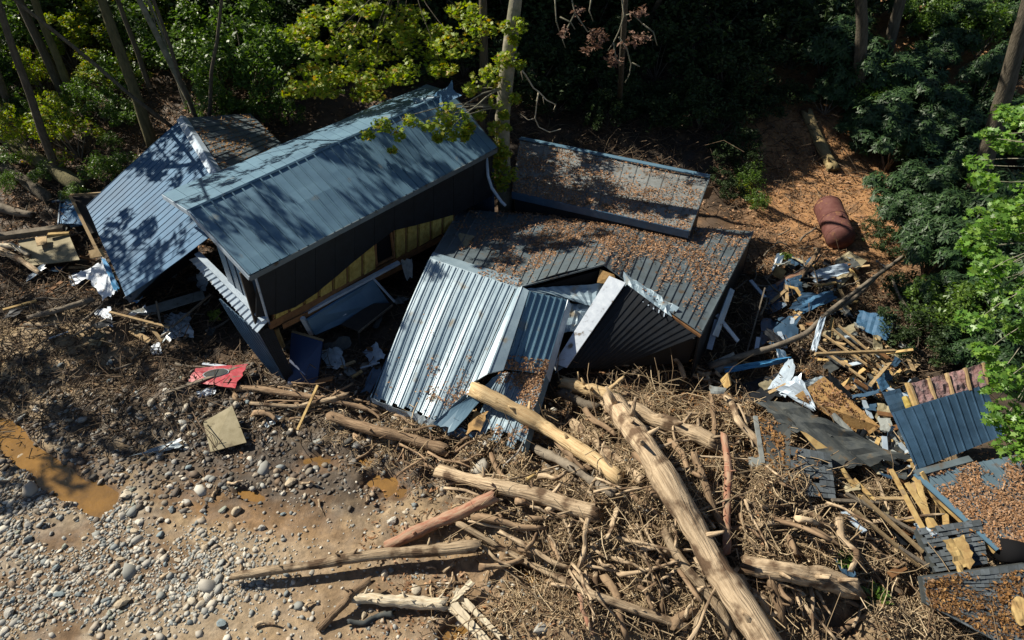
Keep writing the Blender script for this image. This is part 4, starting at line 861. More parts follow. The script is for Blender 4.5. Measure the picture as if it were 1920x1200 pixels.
# ------------------------------------------------------------------ rusty tank
def tank():
    a = PT(1552, 388, .46); b = PT(1576, 446, .42); d = (b-a).normalized()
    r = empty('rusty_tank', (a+b)/2-Vector((0, 0, .6)), 'rusty maroon cylindrical tank lying on the orange dirt path', 'tank')
    pts = [a-d*.30, a-d*.24, a-d*.12, a]+[lerp(a, b, k/6) for k in range(1, 7)]+[b+d*.12, b+d*.24, b+d*.3]
    rad = [.1, .29, .44, .495]+[.50]*6+[.45, .29, .08]
    MB().tube(pts, rad, 28).build('tank_shell', M['rust'], r, True)
    for k in (.02, .5, .98):
        p = lerp(a, b, k); MB().tube([p-d*.025, p+d*.025], .515, 26).build('weld_band', M['rust'], r, True)
    p = lerp(a, b, .7)+Vector((.0, 0, .49)); MB().tube([p, p+Vector((0, 0, .1))], .07, 10).build('filler_neck', M['rust'], r, True)
tank()

# ------------------------------------------------------------------ where a thing stands, in words
LM = [((60, 850), 'beside the orange stream'), ((140, 910), 'at the lower bank of the stream'), ((130, 1060), 'near the round brown boulder'), ((50, 990), 'near the grey angular boulder'), ((235, 1050), 'in the middle of the gravel bar'), ((230, 1140), 'near the long half sunk boulder'), ((360, 1130), 'near the pale square stone'), ((30, 1150), 'near the large grey stone'), ((450, 1170), 'near the blue slate stone'),
      ((240, 930), 'beside the pale flat boulder'), ((345, 905), 'by the dark pool'), ((445, 960), 'beside the blotchy boulder'), ((540, 1060), 'below the long straight pale log'), ((425, 800), 'near the speckled plywood board'), ((410, 705), 'near the red board'), ((285, 760), 'near the broad pale rock'), ((300, 840), 'by the torn plastic strip'), ((75, 690), 'on the muddy upper bank'), ((550, 905), 'by the dark mossy rock'), ((560, 1000), 'in the wet gravel under the bank'),
      ((750, 965), 'in the wet hollow'), ((830, 980), 'beside the red barked log'), ((650, 830), 'below the half buried brown log'), ((700, 1090), 'between the pale log and the knobby log'), ((620, 1160), 'near the brown bark log'), ((960, 1100), 'in the wet brown hollow'), ((890, 1160), 'beside the white wood slabs'), ((1010, 1170), 'near the angular grey rock'),
      ((980, 930), 'beside the peeled log with red patches'), ((1000, 1010), 'among the thin peeled poles'), ((1180, 1100), 'near the end of the thin peeled pole'), ((1030, 780), 'beside the thick yellow log'), ((1120, 720), 'near the split yellow stub'), ((1240, 730), 'on top of the pile under the dark gable'), ((1150, 860), 'between the yellow log and the largest trunk'), ((1260, 930), 'against the largest trunk'), ((1380, 1120), 'at the foot of the largest trunk'), ((1290, 800), 'on the orange brown log'), ((1365, 920), 'beside the upright reddish stick'), ((1390, 790), 'beside the pale broken stick'), ((1480, 1080), 'near the brown stump'), ((1560, 1000), 'in the hollow below the shingle fragment'), ((1620, 1120), 'near the green moss patch'), ((1660, 980), 'beside the yellow plank bundle'),
      ((560, 760), 'by the dark root log'), ((760, 830), 'under the edge of the pale metal roof'), ((850, 870), 'above the peeled log'), ((520, 700), 'by the navy door'), ((1480, 520), 'beside the middle cabin gable'), ((1540, 560), 'on the bent blue channel'), ((1600, 540), 'along the long dead branch'), ((1600, 660), 'over the lattice frame'), ((1460, 640), 'above the bright blue strip'), ((1650, 610), 'by the curved blue sheet'), ((1530, 470), 'below the rusty tank'), ((1420, 470), 'at the rear corner of the middle cabin'),
      ((60, 470), 'by the large plywood sheet'), ((60, 540), 'on the dark bank at the edge of the wreck'), ((150, 590), 'below the white torn sheet'), ((260, 630), 'by the short wide plank'), ((340, 620), 'by the grey plastic heap'), ((220, 690), 'on the upper mud bank'), ((380, 650), 'under the lower gable wall'),
      ((1550, 120), 'at the top of the rhododendron thicket'), ((1600, 220), 'at the upper end of the dirt path'), ((1660, 190), 'around the sunlit leaning trunk'), ((1760, 150), 'below the orange slope'), ((1730, 280), 'in the heart of the rhododendron thicket'), ((1670, 340), 'beside the dirt path'), ((1690, 420), 'beside the rusty tank'), ((1780, 380), 'in front of the thick dark trunk'), ((1860, 250), 'behind the oak'), ((1740, 520), 'above the curved blue sheet'), ((1800, 600), 'at the foot of the thicket by the oak'), ((1840, 680), 'behind the pink insulated wall'), ((1870, 460), 'behind the middle of the oak'), ((1760, 40), 'at the top of the orange slope'), ((1900, 60), 'beside the thin far trunk'),
      ((30, 40), 'behind the dark leaning trunk'), ((100, 110), 'between the leaning trunks far up the slope'), ((180, 60), 'left of the leaning brown trunk'), ((230, 150), 'below the leaning brown trunk'), ((300, 60), 'between the brown and the slim grey trunk'), ((70, 290), 'among the fallen trunks'), ((190, 320), 'by the left edge of the blue roof'), ((380, 60), 'right of the slim grey trunk'), ((440, 130), 'in the slope above the blue wing'), ((440, 220), 'against the rear slope of the blue wing'), ((520, 190), 'behind the long roof ridge'), ((560, 60), 'behind the maple'), ((720, 60), 'in the shade behind the maple branches'), ((850, 120), 'behind the far end of the long roof'), ((1010, 60), 'beside the ivy clad trunk'), ((1020, 200), 'behind the rear cabin'), ((1150, 60), 'behind the withered branches'), ((1150, 190), 'in the dark hollow above the rear cabin'), ((1300, 60), 'in the blackest part of the wood'), ((1300, 180), 'at the dark edge of the clearing'), ((1440, 60), 'left of the rhododendron thicket'), ((1440, 180), 'in the shade above the dirt path')]
def where(p):
    f = p[1]*cp-(p[2]-H)*sp; x = 960+FP*p[0]/f; y = 600-FP*(p[1]*sp+(p[2]-H)*cp)/f
    return min(LM, key=lambda q: (q[0][0]-x)**2+(q[0][1]-y)**2)[1]
# ------------------------------------------------------------------ logs
def logmesh(pts, r0, r1, n=12, seg=22, seed=0, wob=.08, knots=5, flat=1.0):
    """a bent, knotted, tapering log through the points"""
    pts = [Vector(p) for p in pts]; rr = random.Random(seed); L = [0]
    for a, b in zip(pts[:-1], pts[1:]): L.append(L[-1]+(b-a).length)
    def at(t):
        s = t*L[-1]
        for i in range(len(pts)-1):
            if s <= L[i+1]+1e-6: return lerp(pts[i], pts[i+1], (s-L[i])/(L[i+1]-L[i]+1e-9))
        return pts[-1]
    P_ = []; R_ = []
    for k in range(seg+1):
        t = k/seg; p = at(t)
        p = p+Vector((float(fbm(t*3+seed, seed*1.3, 2)), float(fbm(t*3+seed, seed*2.3+9, 2)), float(fbm(t*3+seed, 40+seed, 2))))*wob*2
        P_.append(p); R_.append((r0+(r1-r0)*t)*(1+.5*float(fbm(t*9+seed, 7.7, 3))))
    m = MB().tube(P_, R_, n, .09, True, seed)
    for e, s0 in ((0, -1), (seg, 1)):   # splintered ends
        dv = (P_[1]-P_[0]).normalized() if e == 0 else (P_[-1]-P_[-2]).normalized()
        for j in range(n):
            i = e*n+j; q = Vector(m.v[i])+dv*s0*R_[e]*rr.uniform(-.5, 1.3); m.v[i] = tuple(q)
    for k in range(knots):
        i = rr.randint(2, seg-2); a = rr.random()*6.28; d = Vector((math.cos(a), math.sin(a), .6+rr.random())).normalized()
        q = P_[i]+d*R_[i]*.6; ln = R_[i]*(1.0+rr.random()*1.2); m.tube([q, q+d*ln*.5, q+d*ln], [R_[i]*.32, R_[i]*.22, R_[i]*.12], 6, .1, True, seed+k)
    return m
def log(label, pix, r0, r1, mt, zs, seed=0, name='log', cat='log', **k):
    pts = [PT(x, y, z) for (x, y), z in zip(pix, zs)]
    m = logmesh(pts, r0, r1, seed=seed, **k)
    o = m.build(name, M[mt], None, True, label=label, cat=cat)
    return o
log('largest stripped trunk crossing the debris pile diagonally', [(1150, 762), (1215, 850), (1330, 1030), (1480, 1290)],   .27, .29, 'log', (.75, .85, .8, .7), 1, seg=30, wob=.12, knots=7)
log('thick yellow log with a sawn end lying on the buckled metal roof', [(898, 734), (1020, 800), (1160, 895)], .21, .17, 'log_y', (.95, .55, .2), 2, wob=.05, knots=3)
log('freshly split yellow log stub near the top of the pile', [(1058, 716), (1138, 745)], .17, .2, 'log_y', (.6, .5), 3, seg=10)
log('brown mossy log under the split yellow stub', [(1048, 732), (1120, 768)], .12, .12, 'grey_wood', (.45, .35), 31, seg=10)
log('cracked orange brown log running right behind the largest trunk', [(1180, 770), (1250, 790), (1340, 828)], .2, .22, 'log', (.4, .45, .35), 4)
log('peeled log with red bark patches below the metal roof', [(832, 886), (940, 912), (1120, 962)], .15, .19, 'log', (.35, .4, .2), 5, wob=.04)
log('red barked log leaning out of the debris towards the stream', [(735, 1020), (830, 975), (925, 930)], .15, .14, 'log_red', (.15, .3, .5), 6, wob=.03, knots=2)
log('long straight pale log with a frayed tip lying over the mud', [(430, 1082), (560, 1062), (720, 1040), (888, 1026)], .09, .14, 'log', (.25, .35, .38, .35), 7, seg=26, wob=.05, knots=5)
log('long thin peeled pole running towards the bottom of the pile', [(862, 984), (980, 1050), (1120, 1118), (1290, 1175)], .07, .09, 'log', (.35, .35, .3, .2), 8, wob=.04)
log('thin pale pole lying parallel above the long thin peeled pole', [(938, 996), (1040, 1055), (1130, 1090)], .05, .05, 'log', (.4, .35, .3), 9, wob=.04)
log('bent pale root log left of the largest trunk foot', [(1245, 1000), (1290, 1065), (1345, 1135), (1380, 1200)], .10, .13, 'log', (.3, .35, .3, .3), 10)
log('upright reddish stripped stick right of the largest trunk', [(1360, 815), (1366, 900), (1362, 1035)], .08, .085, 'log_red', (.9, .65, .35), 11, knots=5)
log('brown stick left of the upright reddish stick', [(1302, 855), (1330, 930), (1365, 1010)], .09, .06, 'log_dark', (.4, .35, .25), 12)
log('large brown broken stump lying below the felt panel', [(1395, 1060), (1480, 1072), (1600, 1105)], .19, .22, 'log', (.35, .4, .3), 13, knots=5)
log('pale knobby log with broken branch stubs at the bottom of the pile', [(664, 1120), (740, 1128), (832, 1138)], .10, .14, 'birch', (.25, .28, .2), 14, knots=9)
log('brown bark log resting on the mud left of the knobby log', [(598, 1176), (650, 1125), (692, 1088)], .08, .09, 'log_dark', (.1, .3, .35), 15)
log('half buried brown log below the metal roof edge', [(618, 782), (720, 812), (830, 842)], .13, .15, 'log_dark', (.2, .3, .3), 16, knots=5)
log('dark roots like log lying below the navy door', [(440, 722), (540, 738), (640, 752), (705, 768)], .09, .07, 'log_dark', (.15, .25, .3, .25), 17, knots=6)
log('pale twisted log beneath the dark root log', [(470, 756), (560, 762), (650, 745)], .05, .07, 'log', (.15, .2, .35), 18)
log('pale stick with a broken tip pointing up at the grey board scrap', [(1350, 732), (1390, 790), (1428, 850)], .075, .09, 'log', (.75, .6, .35), 19, knots=2)
log('pale straight stick coming down from the dark gable', [(1250, 640), (1262, 665), (1282, 705)], .05, .07, 'log', (.9, .7, .5), 20, knots=1)
log('vertical bark stick under the grey board scrap', [(1336, 740), (1338, 780), (1342, 832)], .06, .06, 'log_dark', (.7, .55, .4), 21)
log('flat brown log in the gap between the yellow log and the largest trunk', [(1070, 790), (1140, 850), (1200, 900)], .14, .12, 'log', (.25, .25, .2), 22)
log('shaded log lying under the thick yellow log', [(1000, 838), (1080, 880), (1150, 920)], .12, .1, 'grey_wood', (.3, .25, .15), 23)
log('narrow root log beside the foot of the largest trunk', [(1385, 1080), (1420, 1120), (1445, 1160)], .10, .08, 'log', (.3, .3, .2), 24)
log('splintered stub standing below the brown stump', [(1450, 1090), (1458, 1125), (1462, 1160)], .12, .10, 'log_dark', (.35, .3, .2), 25, seg=8)
log('small upright peeled stick in the middle of the pile', [(1104, 975), (1098, 1020), (1090, 1062)], .05, .05, 'log', (.6, .4, .3), 26, knots=1)
log('curved root standing in the wet mud at the bottom', [(1092, 1118), (1098, 1150), (1110, 1190)], .05, .04, 'log_red', (.35, .2, .1), 27, knots=0)
log('pale log end at the left edge below the plywood', [(-40, 455), (20, 480), (76, 512)], .13, .08, 'log', (.5, .45, .35), 28)
log('broken pale root knot above the left edge log', [(-20, 462), (20, 462), (55, 480)], .11, .07, 'birch', (.6, .55, .4), 29, knots=6)
log('dark log lying on the soil below the white torn sheet', [(60, 595), (110, 580), (170, 562)], .08, .09, 'grey_wood', (.1, .25, .35), 30)
log('long grey dead branch crossing the wreckage on the right', [(1690, 478), (1640, 518), (1570, 572), (1510, 620), (1440, 650), (1330, 682)], .05, .10, 'grey_wood', (.8, .8, .7, .6, .5, .3), 32, seg=30, knots=6, wob=.1)
log('second grey branch lying along the long dead branch', [(1664, 500), (1600, 560), (1560, 585)], .05, .08, 'grey_wood', (.6, .7, .5), 33)
log('thin leaning stick above the curved blue metal sheet', [(1668, 520), (1688, 560), (1712, 606)], .05, .05, 'grey_wood', (.5, .4, .3), 34, knots=2)
log('short red brown broken log behind the bent blue channel', [(1460, 535), (1490, 520), (1516, 505)], .14, .10, 'log_red', (.25, .3, .3), 35, seg=8)
log('tan barked limb standing behind the leaf sprinkled panel', [(1504, 522), (1518, 495), (1532, 470)], .09, .07, 'log_dark', (.3, .4, .5), 36)
log('flat tan log lying along the dirt path', [(1514, 214), (1535, 262), (1562, 318)], .25, .23, 'path_log', (.12, .12, .12), 37, wob=.03, knots=1)
log('fallen mossy trunk on the slope left of the blue wing', [(-60, 215), (30, 270), (90, 310), (150, 352)], .22, .28, 'bark_moss', (.4, .3, .3, .3), 38, knots=5)
log('grey fallen trunk lowest on the left slope', [(-60, 280), (20, 320), (95, 372)], .22, .2, 'bark', (.4, .3, .2), 39, knots=4)
log('fallen trunk end high on the left slope', [(20, 175), (50, 195), (80, 222)], .2, .22, 'bark_moss', (.3, .3, .3), 40, knots=2)
log('broken grey trunk at the left edge below the foam panel', [(-60, 365), (0, 388), (60, 405)], .2, .12, 'grey_wood', (.3, .3, .2), 41, knots=4)
for i, (a, b) in enumerate([((842, 1135), (905, 1200)), ((870, 1125), (940, 1195)), ((855, 1105), (880, 1150)), ((848, 1128), (928, 1215)), ((885, 1090), (845, 1130))]):
    pa, pb = PT(*a, .22+.03*i), PT(*b, .14+.03*i); sd = (pb-pa).cross(Vector((0, 0, 1))).normalized()*.075
    crumple('birch_slab', [pa-sd, pb-sd*.6, pb+sd*.6, pa+sd], M['birch'], None, 14, 3, .04, 5, .06, .05, seed=150+i, label='splintered white wood slab at the bottom edge of the pile', cat='wood slab', group='white wood slabs')
log('dark slate shard of wood lying in the mud under the knobby log', [(655, 1170), (700, 1160), (735, 1148)], .05, .07, 'felt', (.05, .06, .08), 42, knots=0)
log('yellow stripe of broken wood beside the peeled log', [(988, 902), (1012, 884)], .045, .03, 'lumber_y', (.35, .5), 43, knots=0, seg=5)
log('bright broken branch fork beside the split yellow stub', [(1130, 738), (1152, 722), (1166, 706)], .06, .05, 'log_y', (.5, .65, .8), 44, knots=1, seg=6)
MB().tube([PT(985, 822, .2), PT(970, 850, .3), PT(945, 872, .2), PT(942, 888, .05)], .02, 6).build('grey_cable', M['wire'], None, True, label='loose grey cable curling down from the metal roof corner', cat='cable')

# loose sticks of the pile, each an object
def loose(n, regions, group, label, mt, rg_, lo, hi, zl=.15, tl=.5, seed=0, fat=1.):
    meshes = []
    for k in range(7):
        m = logmesh([(0, 0, 0), (.33, .03*rnd.uniform(-1, 1), .03), (.66, .05*rnd.uniform(-1, 1), 0), (1, 0, 0)], .026, .014, n=7, seg=8, seed=seed+k, wob=.012, knots=2)
        me = m.mesh('loose_stick', True); meshes.append(me)
        me.materials.append(M[mt])
    for i in range(n):
        x0, y0, x1, y1, ang, sp_ = regions[rg_.integers(len(regions))]
        p = PT(rg_.uniform(x0, x1), rg_.uniform(y0, y1), 0)
        L = rg_.uniform(lo, hi)
        o = bpy.data.objects.new('loose_stick', meshes[i % 7]); C.objects.link(o)
        o.scale = (L, (1.0+rg_.random()*.9)*fat, (1.0+rg_.random()*.9)*fat)
        o.rotation_euler = (rg_.random()*6, rg_.normal(0, tl*.4), math.radians(ang)+rg_.normal(0, sp_))
        q = hz(p.x, p.y); o.location = (p.x-L*.5*math.cos(o.rotation_euler.z), p.y-L*.5*math.sin(o.rotation_euler.z), q+zl*(.4+rg_.random()))
        ln = 'long' if L > lo+(hi-lo)*.66 else 'short' if L < lo+(hi-lo)*.33 else 'medium'
        tk = 'thick' if o.scale[1] > 1.6*fat else 'thin' if o.scale[1] < 1.3*fat else 'slim'
        setp(o, f'{ln} {tk} {label} {where(o.location)}', 'stick', group)
rs = np.random.default_rng(3)
PILE = [(1050, 700, 1400, 900, -40, .7), (1080, 900, 1500, 1150, -50, .7), (1200, 940, 1700, 1180, -35, .9), (900, 900, 1250, 1100, -20, .6), (1380, 1080, 1700, 1200, -60, .7)]
loose(34, PILE, 'broken limbs half buried in the debris pile', 'mud stained broken limb', 'log_dark', rs, .7, 1.8, .12, seed=160, fat=2.3)
loose(26, PILE, 'stripped broken limbs in the debris pile', 'stripped broken limb', 'log', rs, .5, 1.4, .22, seed=170, fat=2.0)
loose(34, PILE, 'flat bark slabs in the debris pile', 'flat dark bark slab', 'log_dark', rs, .4, 1.0, .25, seed=180, fat=1.9)
loose(14, [(440, 720, 760, 790, -10, .4), (600, 770, 860, 880, -20, .4)], 'muddy limbs below the navy door', 'muddy broken limb', 'log_dark', rs, .5, 1.3, .1, seed=190, fat=2.0)
loose(130, [(1050, 700, 1400, 900, -40, .9), (1080, 900, 1500, 1150, -45, .8), (1200, 940, 1700, 1180, -30, .9), (880, 900, 1250, 1100, -20, .6)], 'broken sticks in the debris pile', 'pale broken stick', 'log', rs, .45, 1.5, .35, seed=100)
loose(45, [(640, 780, 900, 900, -20, .7), (500, 730, 760, 800, -10, .4)], 'sticks below the pale roof', 'brown broken stick', 'log_dark', rs, .4, 1.3, .18, seed=110)
loose(45, [(1400, 500, 1700, 680, 35, .8), (1380, 440, 1560, 560, 30, .8)], 'sticks among the blue sheets', 'grey stick', 'grey_wood', rs, .4, 1.4, .2, seed=120)
loose(40, [(0, 430, 300, 620, 25, .6), (60, 560, 420, 700, 20, .7)], 'sticks on the dark left bank', 'grey dead stick', 'grey_wood', rs, .4, 1.3, .15, seed=130)
loose(26, [(600, 880, 900, 1190, 10, .8), (300, 900, 700, 1190, 20, .9)], 'sticks on the mud flat', 'pale washed up stick', 'log', rs, .15, .6, .06, seed=140)

# ------------------------------------------------------------------ twigs, shreds, litter and pebbles
rg = np.random.default_rng(21)
pile = lambda x, y, r: (gau(x, y, (3.4, 9.9), 4.0, 2.6)+gau(x, y, (7.2, 8.6), 4.2, 2.9)+.8*gau(x, y, (-1.9, 12.0), 2.9, .9)+.5*gau(x, y, (1.2, 7.2), 2.4, .7))*(.30+2.6*(fbm(x*1.3, y*1.3, 4)+.22)) > r.random(len(x))*.9+.12
sticks('twig_tangle', ground_pts(38000, 3.4, 9.6, 8.4, 4.6, rg, pile), .24, .010, M['twig'], rg, .45, .06, label='tangle of broken twigs')
sticks('bark_shreds', ground_pts(15000, 3.4, 9.6, 8.4, 4.6, rg, pile), .17, .02, M['twig'], rg, .3, .03, label='shredded bark and chips')
sticks('thin_branches', ground_pts(2600, 3.6, 9.8, 7.5, 4.2, rg, pile), .85, .011, M['twig'], rg, .45, .12, label='thin bare branches', nseg=4)
top = lambda x, y, r: (gau(x, y, P(1200, 740, .8), 2.2, 1.0)) > r.random(len(x))*.8+.15
sticks('pale_twigs', ground_pts(1500, 3.2, 13, 3.4, 2.2, rg, top), .9, .009, M['twig'], rg, .6, .2, label='pale thin twigs', nseg=4)
bank = lambda x, y, r: (ss(11.5, 13.5, y-.1*x)*(1-ss(21, 24, y)))*(.5+1.5*(fbm(x*.9+4, y*.9, 3)+.3)) > r.random(len(x))*1.1
sticks('muddy_twigs', ground_pts(10500, -3, 17, 17, 6, rg, bank), .26, .011, M['twig_dk'], rg, .3, .03, label='muddy twigs and roots')
sticks('muddy_roots', ground_pts(2200, -10, 15.5, 9, 4, rg, bank), .7, .012, M['twig_dk'], rg, .35, .06, label='dark roots', nseg=4)
for nm, cx, cy, sx, sy, n, s, mt in (('fallen_leaves', 4.5, 10, 8, 5, 26000, .06, 'litter'), ('fallen_leaves', -3, 16, 15, 4.5, 7000, .055, 'litter'), ('fallen_leaves', 3, 29, 26, 8, 20000, .10, 'litter'), ('fallen_leaves', 14, 25, 5, 9, 9000, .07, 'litter_o')):
    p = ground_pts(n, cx, cy, sx, sy, rg, (lambda x, y, r: fbm(x*.8, y*.8, 3)+.15 > r.random(len(x))*.5)); p[:, 2] += .04
    V, F = quads_on(p, s, .45, rg); link(nm, npmesh(nm, V, F, M[mt]), None, label='fallen leaves', kind='stuff')
p = ground_pts(5000, 4, 44, 40, 9, rg); p[:, 2] += .05; V, F = quads_on(p, .22, .4, rg); link('fallen_leaves', npmesh('fallen_leaves', V, F, M['litter']), None, label='fallen leaves on the hill', kind='stuff')
grav = lambda x, y, r: (1-ss(9.2, 10.6, y+.30*(x+8)*(x < 0)+.3))*np.clip(.16+3.0*(fbm(x*.75, y*.75, 4)+.05), .05, 1)*(1-.93*ss(-7.2, -4.2, x+.5*(y-8)*0)) > r.random(len(x))
def nowater(p, d=.0): return p[p[:, 2] > -.07+d]
pebbles('river_gravel', nowater(ground_pts(44000, -7, 8.4, 7.5, 3.4, rg, grav)), .029, M['pebble'], rg, 'gravel of the bar')
pebbles('river_shingle', nowater(ground_pts(6000, -7, 8.4, 7.5, 3.4, rg, grav)), .052, M['pebble'], rg, 'coarser gravel')
rub = lambda x, y, r: (ss(10., 11.2, y-.05*x)*(1-ss(13.5, 16, y)))*(.4+1.4*(fbm(x*.9, y*.9+7, 3)+.3)) > r.random(len(x))
pebbles('dark_rubble', nowater(ground_pts(13000, -8, 12.8, 9, 3.4, rg, rub), .02), .045, M['rubble'], rg, 'dark rubble and clods')
pebbles('bank_gravel', nowater(ground_pts(1600, -5, 11.3, 9, 2.4, rg, rub), .02), .06, M['pebble'], rg, 'pale gravel on the bank')
pebbles('mud_gravel', nowater(ground_pts(1500, -1, 8.2, 5, 2.4, rg)), .03, M['pebble'], rg, 'small stones in the mud')

# stones one can tell apart
def stone_mesh(seed):
    rr = np.random.default_rng(seed); v, f = ico(); V = [tuple(q) for q in v]; F = []; cache = {}
    def mid(a, b):
        k = (min(a, b), max(a, b))
        if k not in cache:
            q = np.array(V[a])+np.array(V[b]); q /= np.linalg.norm(q); V.append(tuple(q)); cache[k] = len(V)-1
        return cache[k]
    for a, b, c in f:
        ab, bc, ca = mid(a, b), mid(b, c), mid(c, a); F += [(a, ab, ca), (b, bc, ab), (c, ca, bc), (ab, bc, ca)]
    V = np.array(V); d = rr.normal(0, 1, (8, 3)); d /= np.linalg.norm(d, axis=1)[:, None]
    for q in d:   # flattened facets
        h = V@q; lim = .45+.3*rr.random(); V = V-np.outer(np.maximum(0, h-lim), q)*.9
    V = V*(1+rr.normal(0, .055, (len(V), 1)))*np.array((1, .62+.25*rr.random(), .38+.25*rr.random()))
    me = bpy.data.meshes.new('river_stone'); me.from_pydata([tuple(q) for q in V], [], [tuple(map(int, q)) for q in F]); me.update(); me.polygons.foreach_set('use_smooth', [seed % 3 == 0]*len(F)); me.materials.append(M['stone']); return me
SM = [stone_mesh(200+i) for i in range(12)]
def stone(p, s, label, group=None, k=None, rot=None, name='river_stone', sink=.2, col=None):
    o = bpy.data.objects.new(name, SM[k if k is not None else rnd.randrange(12)]); C.objects.link(o)
    o.scale = (s, s, s); o.rotation_euler = (rnd.uniform(-.3, .3), rnd.uniform(-.3, .3), rnd.random()*6.28 if rot is None else rot)
    w = label.lower(); c = col or next((q for k, q in (('whit', 4), ('pale', 7), ('blue', 3), ('slate', 1), ('orange', 2), ('brown', 5), ('tan', 2), ('green', 6), ('mossy', 6), ('dark', 1)) if k in w), 0)
    o.color = (*STC[c][1], 1)
    o.location = p+Vector((0, 0, s*.5*(1-2*sink))); return setp(o, label, 'stone', group)
for (x, y, s, lb) in [(238, 930, .24, 'smooth pale flat boulder at the end of the orange stream'), (443, 960, .22, 'blotchy boulder standing in the dark pool'), (40, 862, .28, 'split tan rock beside the orange stream'), (278, 955, .14, 'upright whitish stone right of the pale flat boulder'),
                      (225, 1050, .17, 'tan boulder in the middle of the gravel bar'), (140, 1068, .20, 'round brown boulder on the gravel bar'), (55, 985, .20, 'grey angular boulder near the left edge of the gravel'), (75, 1075, .12, 'pale rounded stone beside the brown boulder'),
                      (112, 1115, .18, 'blue grey flat boulder low on the gravel bar'), (232, 1130, .26, 'long tan boulder half sunk in the mud'), (360, 1128, .18, 'pale square stone at the lower gravel edge'), (415, 1170, .20, 'flat blue slate stone low in the mud'),
                      (18, 1150, .22, 'large grey stone at the lower left edge'), (285, 755, .26, 'broad pale rock on the dark bank'), (315, 780, .18, 'rounded brown rock beside the broad pale rock'), (75, 660, .14, 'grey rock on the muddy left bank'),
                      (165, 735, .14, 'grey angular rock left of the red board'), (205, 715, .15, 'blue tinted rock on the dark bank'), (760, 962, .13, 'pale oval stone in the wet hollow below the pile'), (735, 978, .2, 'white quartz stone in the wet hollow'),
                      (775, 968, .08, 'dark blue stone next to the pale oval stone'), (545, 905, .28, 'dark mossy rock standing at the edge of the bank'), (580, 910, .15, 'pale pointed stone beside the dark mossy rock'), (1015, 1180, .26, 'angular grey rock at the bottom edge of the mud'),
                      (1040, 1140, .15, 'small grey rock in the wet brown hollow'), (780, 1108, .24, 'smooth pale boulder above the knobby log'), (860, 1168, .16, 'white flat stone left of the wood slabs'), (720, 1078, .16, 'greenish stone below the long pale log'),
                      (345, 965, .07, 'small orange stone at the edge of the gravel'), (35, 912, .12, 'pale stone nearest the stream bend'), (85, 915, .15, 'pale flat stone on the bar by the stream'), (293, 865, .07, 'small white stone above the dark pool'), (15, 1062, .1, 'orange brown stone at the left edge')]:
    stone(PT(x, y, 0), s*.72, lb, sink=.28)
rs = np.random.default_rng(77); cnt = [0, 0, 0]
def scat(n, box, cl, grp, smin, smax, dens=None):
    k = 0
    while k < n:
        x, y = rs.uniform(box[0], box[2]), rs.uniform(box[1], box[3])
        p = PT(x, y, 0)
        if p.z < -.05 or (dens and rs.random() > dens(p)): continue
        z_ = smin+(smax-smin)*rs.random()**2.2; c = int(rs.integers(8)); sz = 'large' if z_ > smin+(smax-smin)*.45 else 'small' if z_ < smin+(smax-smin)*.12 else 'medium'
        stone(p, z_, f'{sz} {STC[c][0]} stone {where(p)}', grp, col=c or None); k += 1
scat(175, (-20, 900, 560, 1210), 0, 'loose river stones', .045, .125, lambda p: 1-.93*float(ss(-7.5, -5, p.x)))
scat(70, (60, 660, 700, 960), 1, 'loose river stones', .05, .13)
scat(35, (560, 930, 1080, 1200), 2, 'loose river stones', .04, .10)

# ------------------------------------------------------------------ leaves on the roofs
K0, K1, R4, R0, A, B, Cc, D, A2, B2, C2, D2, A3, B3, C3, D3, R1, R2, R3, Km, Kn, Ko, bd = MCN
def blobs(*bs):
    return lambda u, v: sum(w*np.exp(-((u-a)/s)**2-((v-b)/t)**2) for a, b, s, t, w in bs)-.12
leaves_on_quad('roof_leaves', (K0, Km, R1, R0), 7500, .05, M['litter'], lambda u, v: .15+.45*u-.5*ss(.55, .95, v)*(1-u), label='leaves on the middle roof', seed=41)
leaves_on_quad('roof_leaves', (Km, Kn, R2, R1), 9500, .05, M['litter'], lambda u, v: .62-.45*ss(.7, 1, v), label='leaves on the middle roof', seed=42)
leaves_on_quad('roof_leaves', (Kn, Ko, R3, R2), 2400, .05, M['litter'], lambda u, v: .62-.5*ss(.7, 1, v), label='leaves on the middle roof', seed=43)
leaves_on_quad('roof_leaves', (Ko, K1, R4, R3), 10500, .05, M['litter'], lambda u, v: .60-.62*ss(.55, .9, v+.25*(.5-u)), label='leaves on the middle roof', seed=44)
leaves_on_quad('roof_leaves', RC, 13000, .05, M['litter'], lambda u, v: .40+.25*ss(.1, .5, v)-.2*ss(.8, 1, u), label='leaves on the rear cabin roof', seed=45)
leaves_on_quad('roof_leaves', (A, B, Cc, D), 5200, .047, M['litter'], blobs((.78, .82, .22, .10, 1.0), (.55, .70, .10, .07, .6), (.85, .55, .05, .05, .3), (.9, .7, .1, .1, .7), (.2, .4, .02, .1, .2), (.3, .75, .04, .08, .3)), lift=.06, label='leaf piles on the pale front roof', seed=46, bend=bd)
leaves_on_quad('roof_leaves', (A3, B3, C3, D3), 4200, .047, M['litter'], blobs((.6, .05, .6, .28, 1.0), (.95, .4, .25, .4, .8), (.6, .85, .3, .12, .5)), lift=.07, label='leaf piles on the torn front roof', seed=47)
leaves_on_quad('roof_leaves', (lerp(D2, A2, .18), lerp(C2, B2, .18), C2, D2), 1000, .047, M['litter'], lambda u, v: .3+.3*v+0*u, lift=.06, label='leaf piles on the torn front roof', seed=48)
leaves_on_quad('roof_leaves', (P(341, 222, 4.0), P(452, 398, 4.25), P(560, 300, 3.2), P(470, 214, 3.2)), 3600, .06, M['litter_o'], lambda u, v: .25+.5*np.exp(-((u-.45)/.3)**2)*(1-v), label='leaves on the rear slope of the blue wing', seed=49)
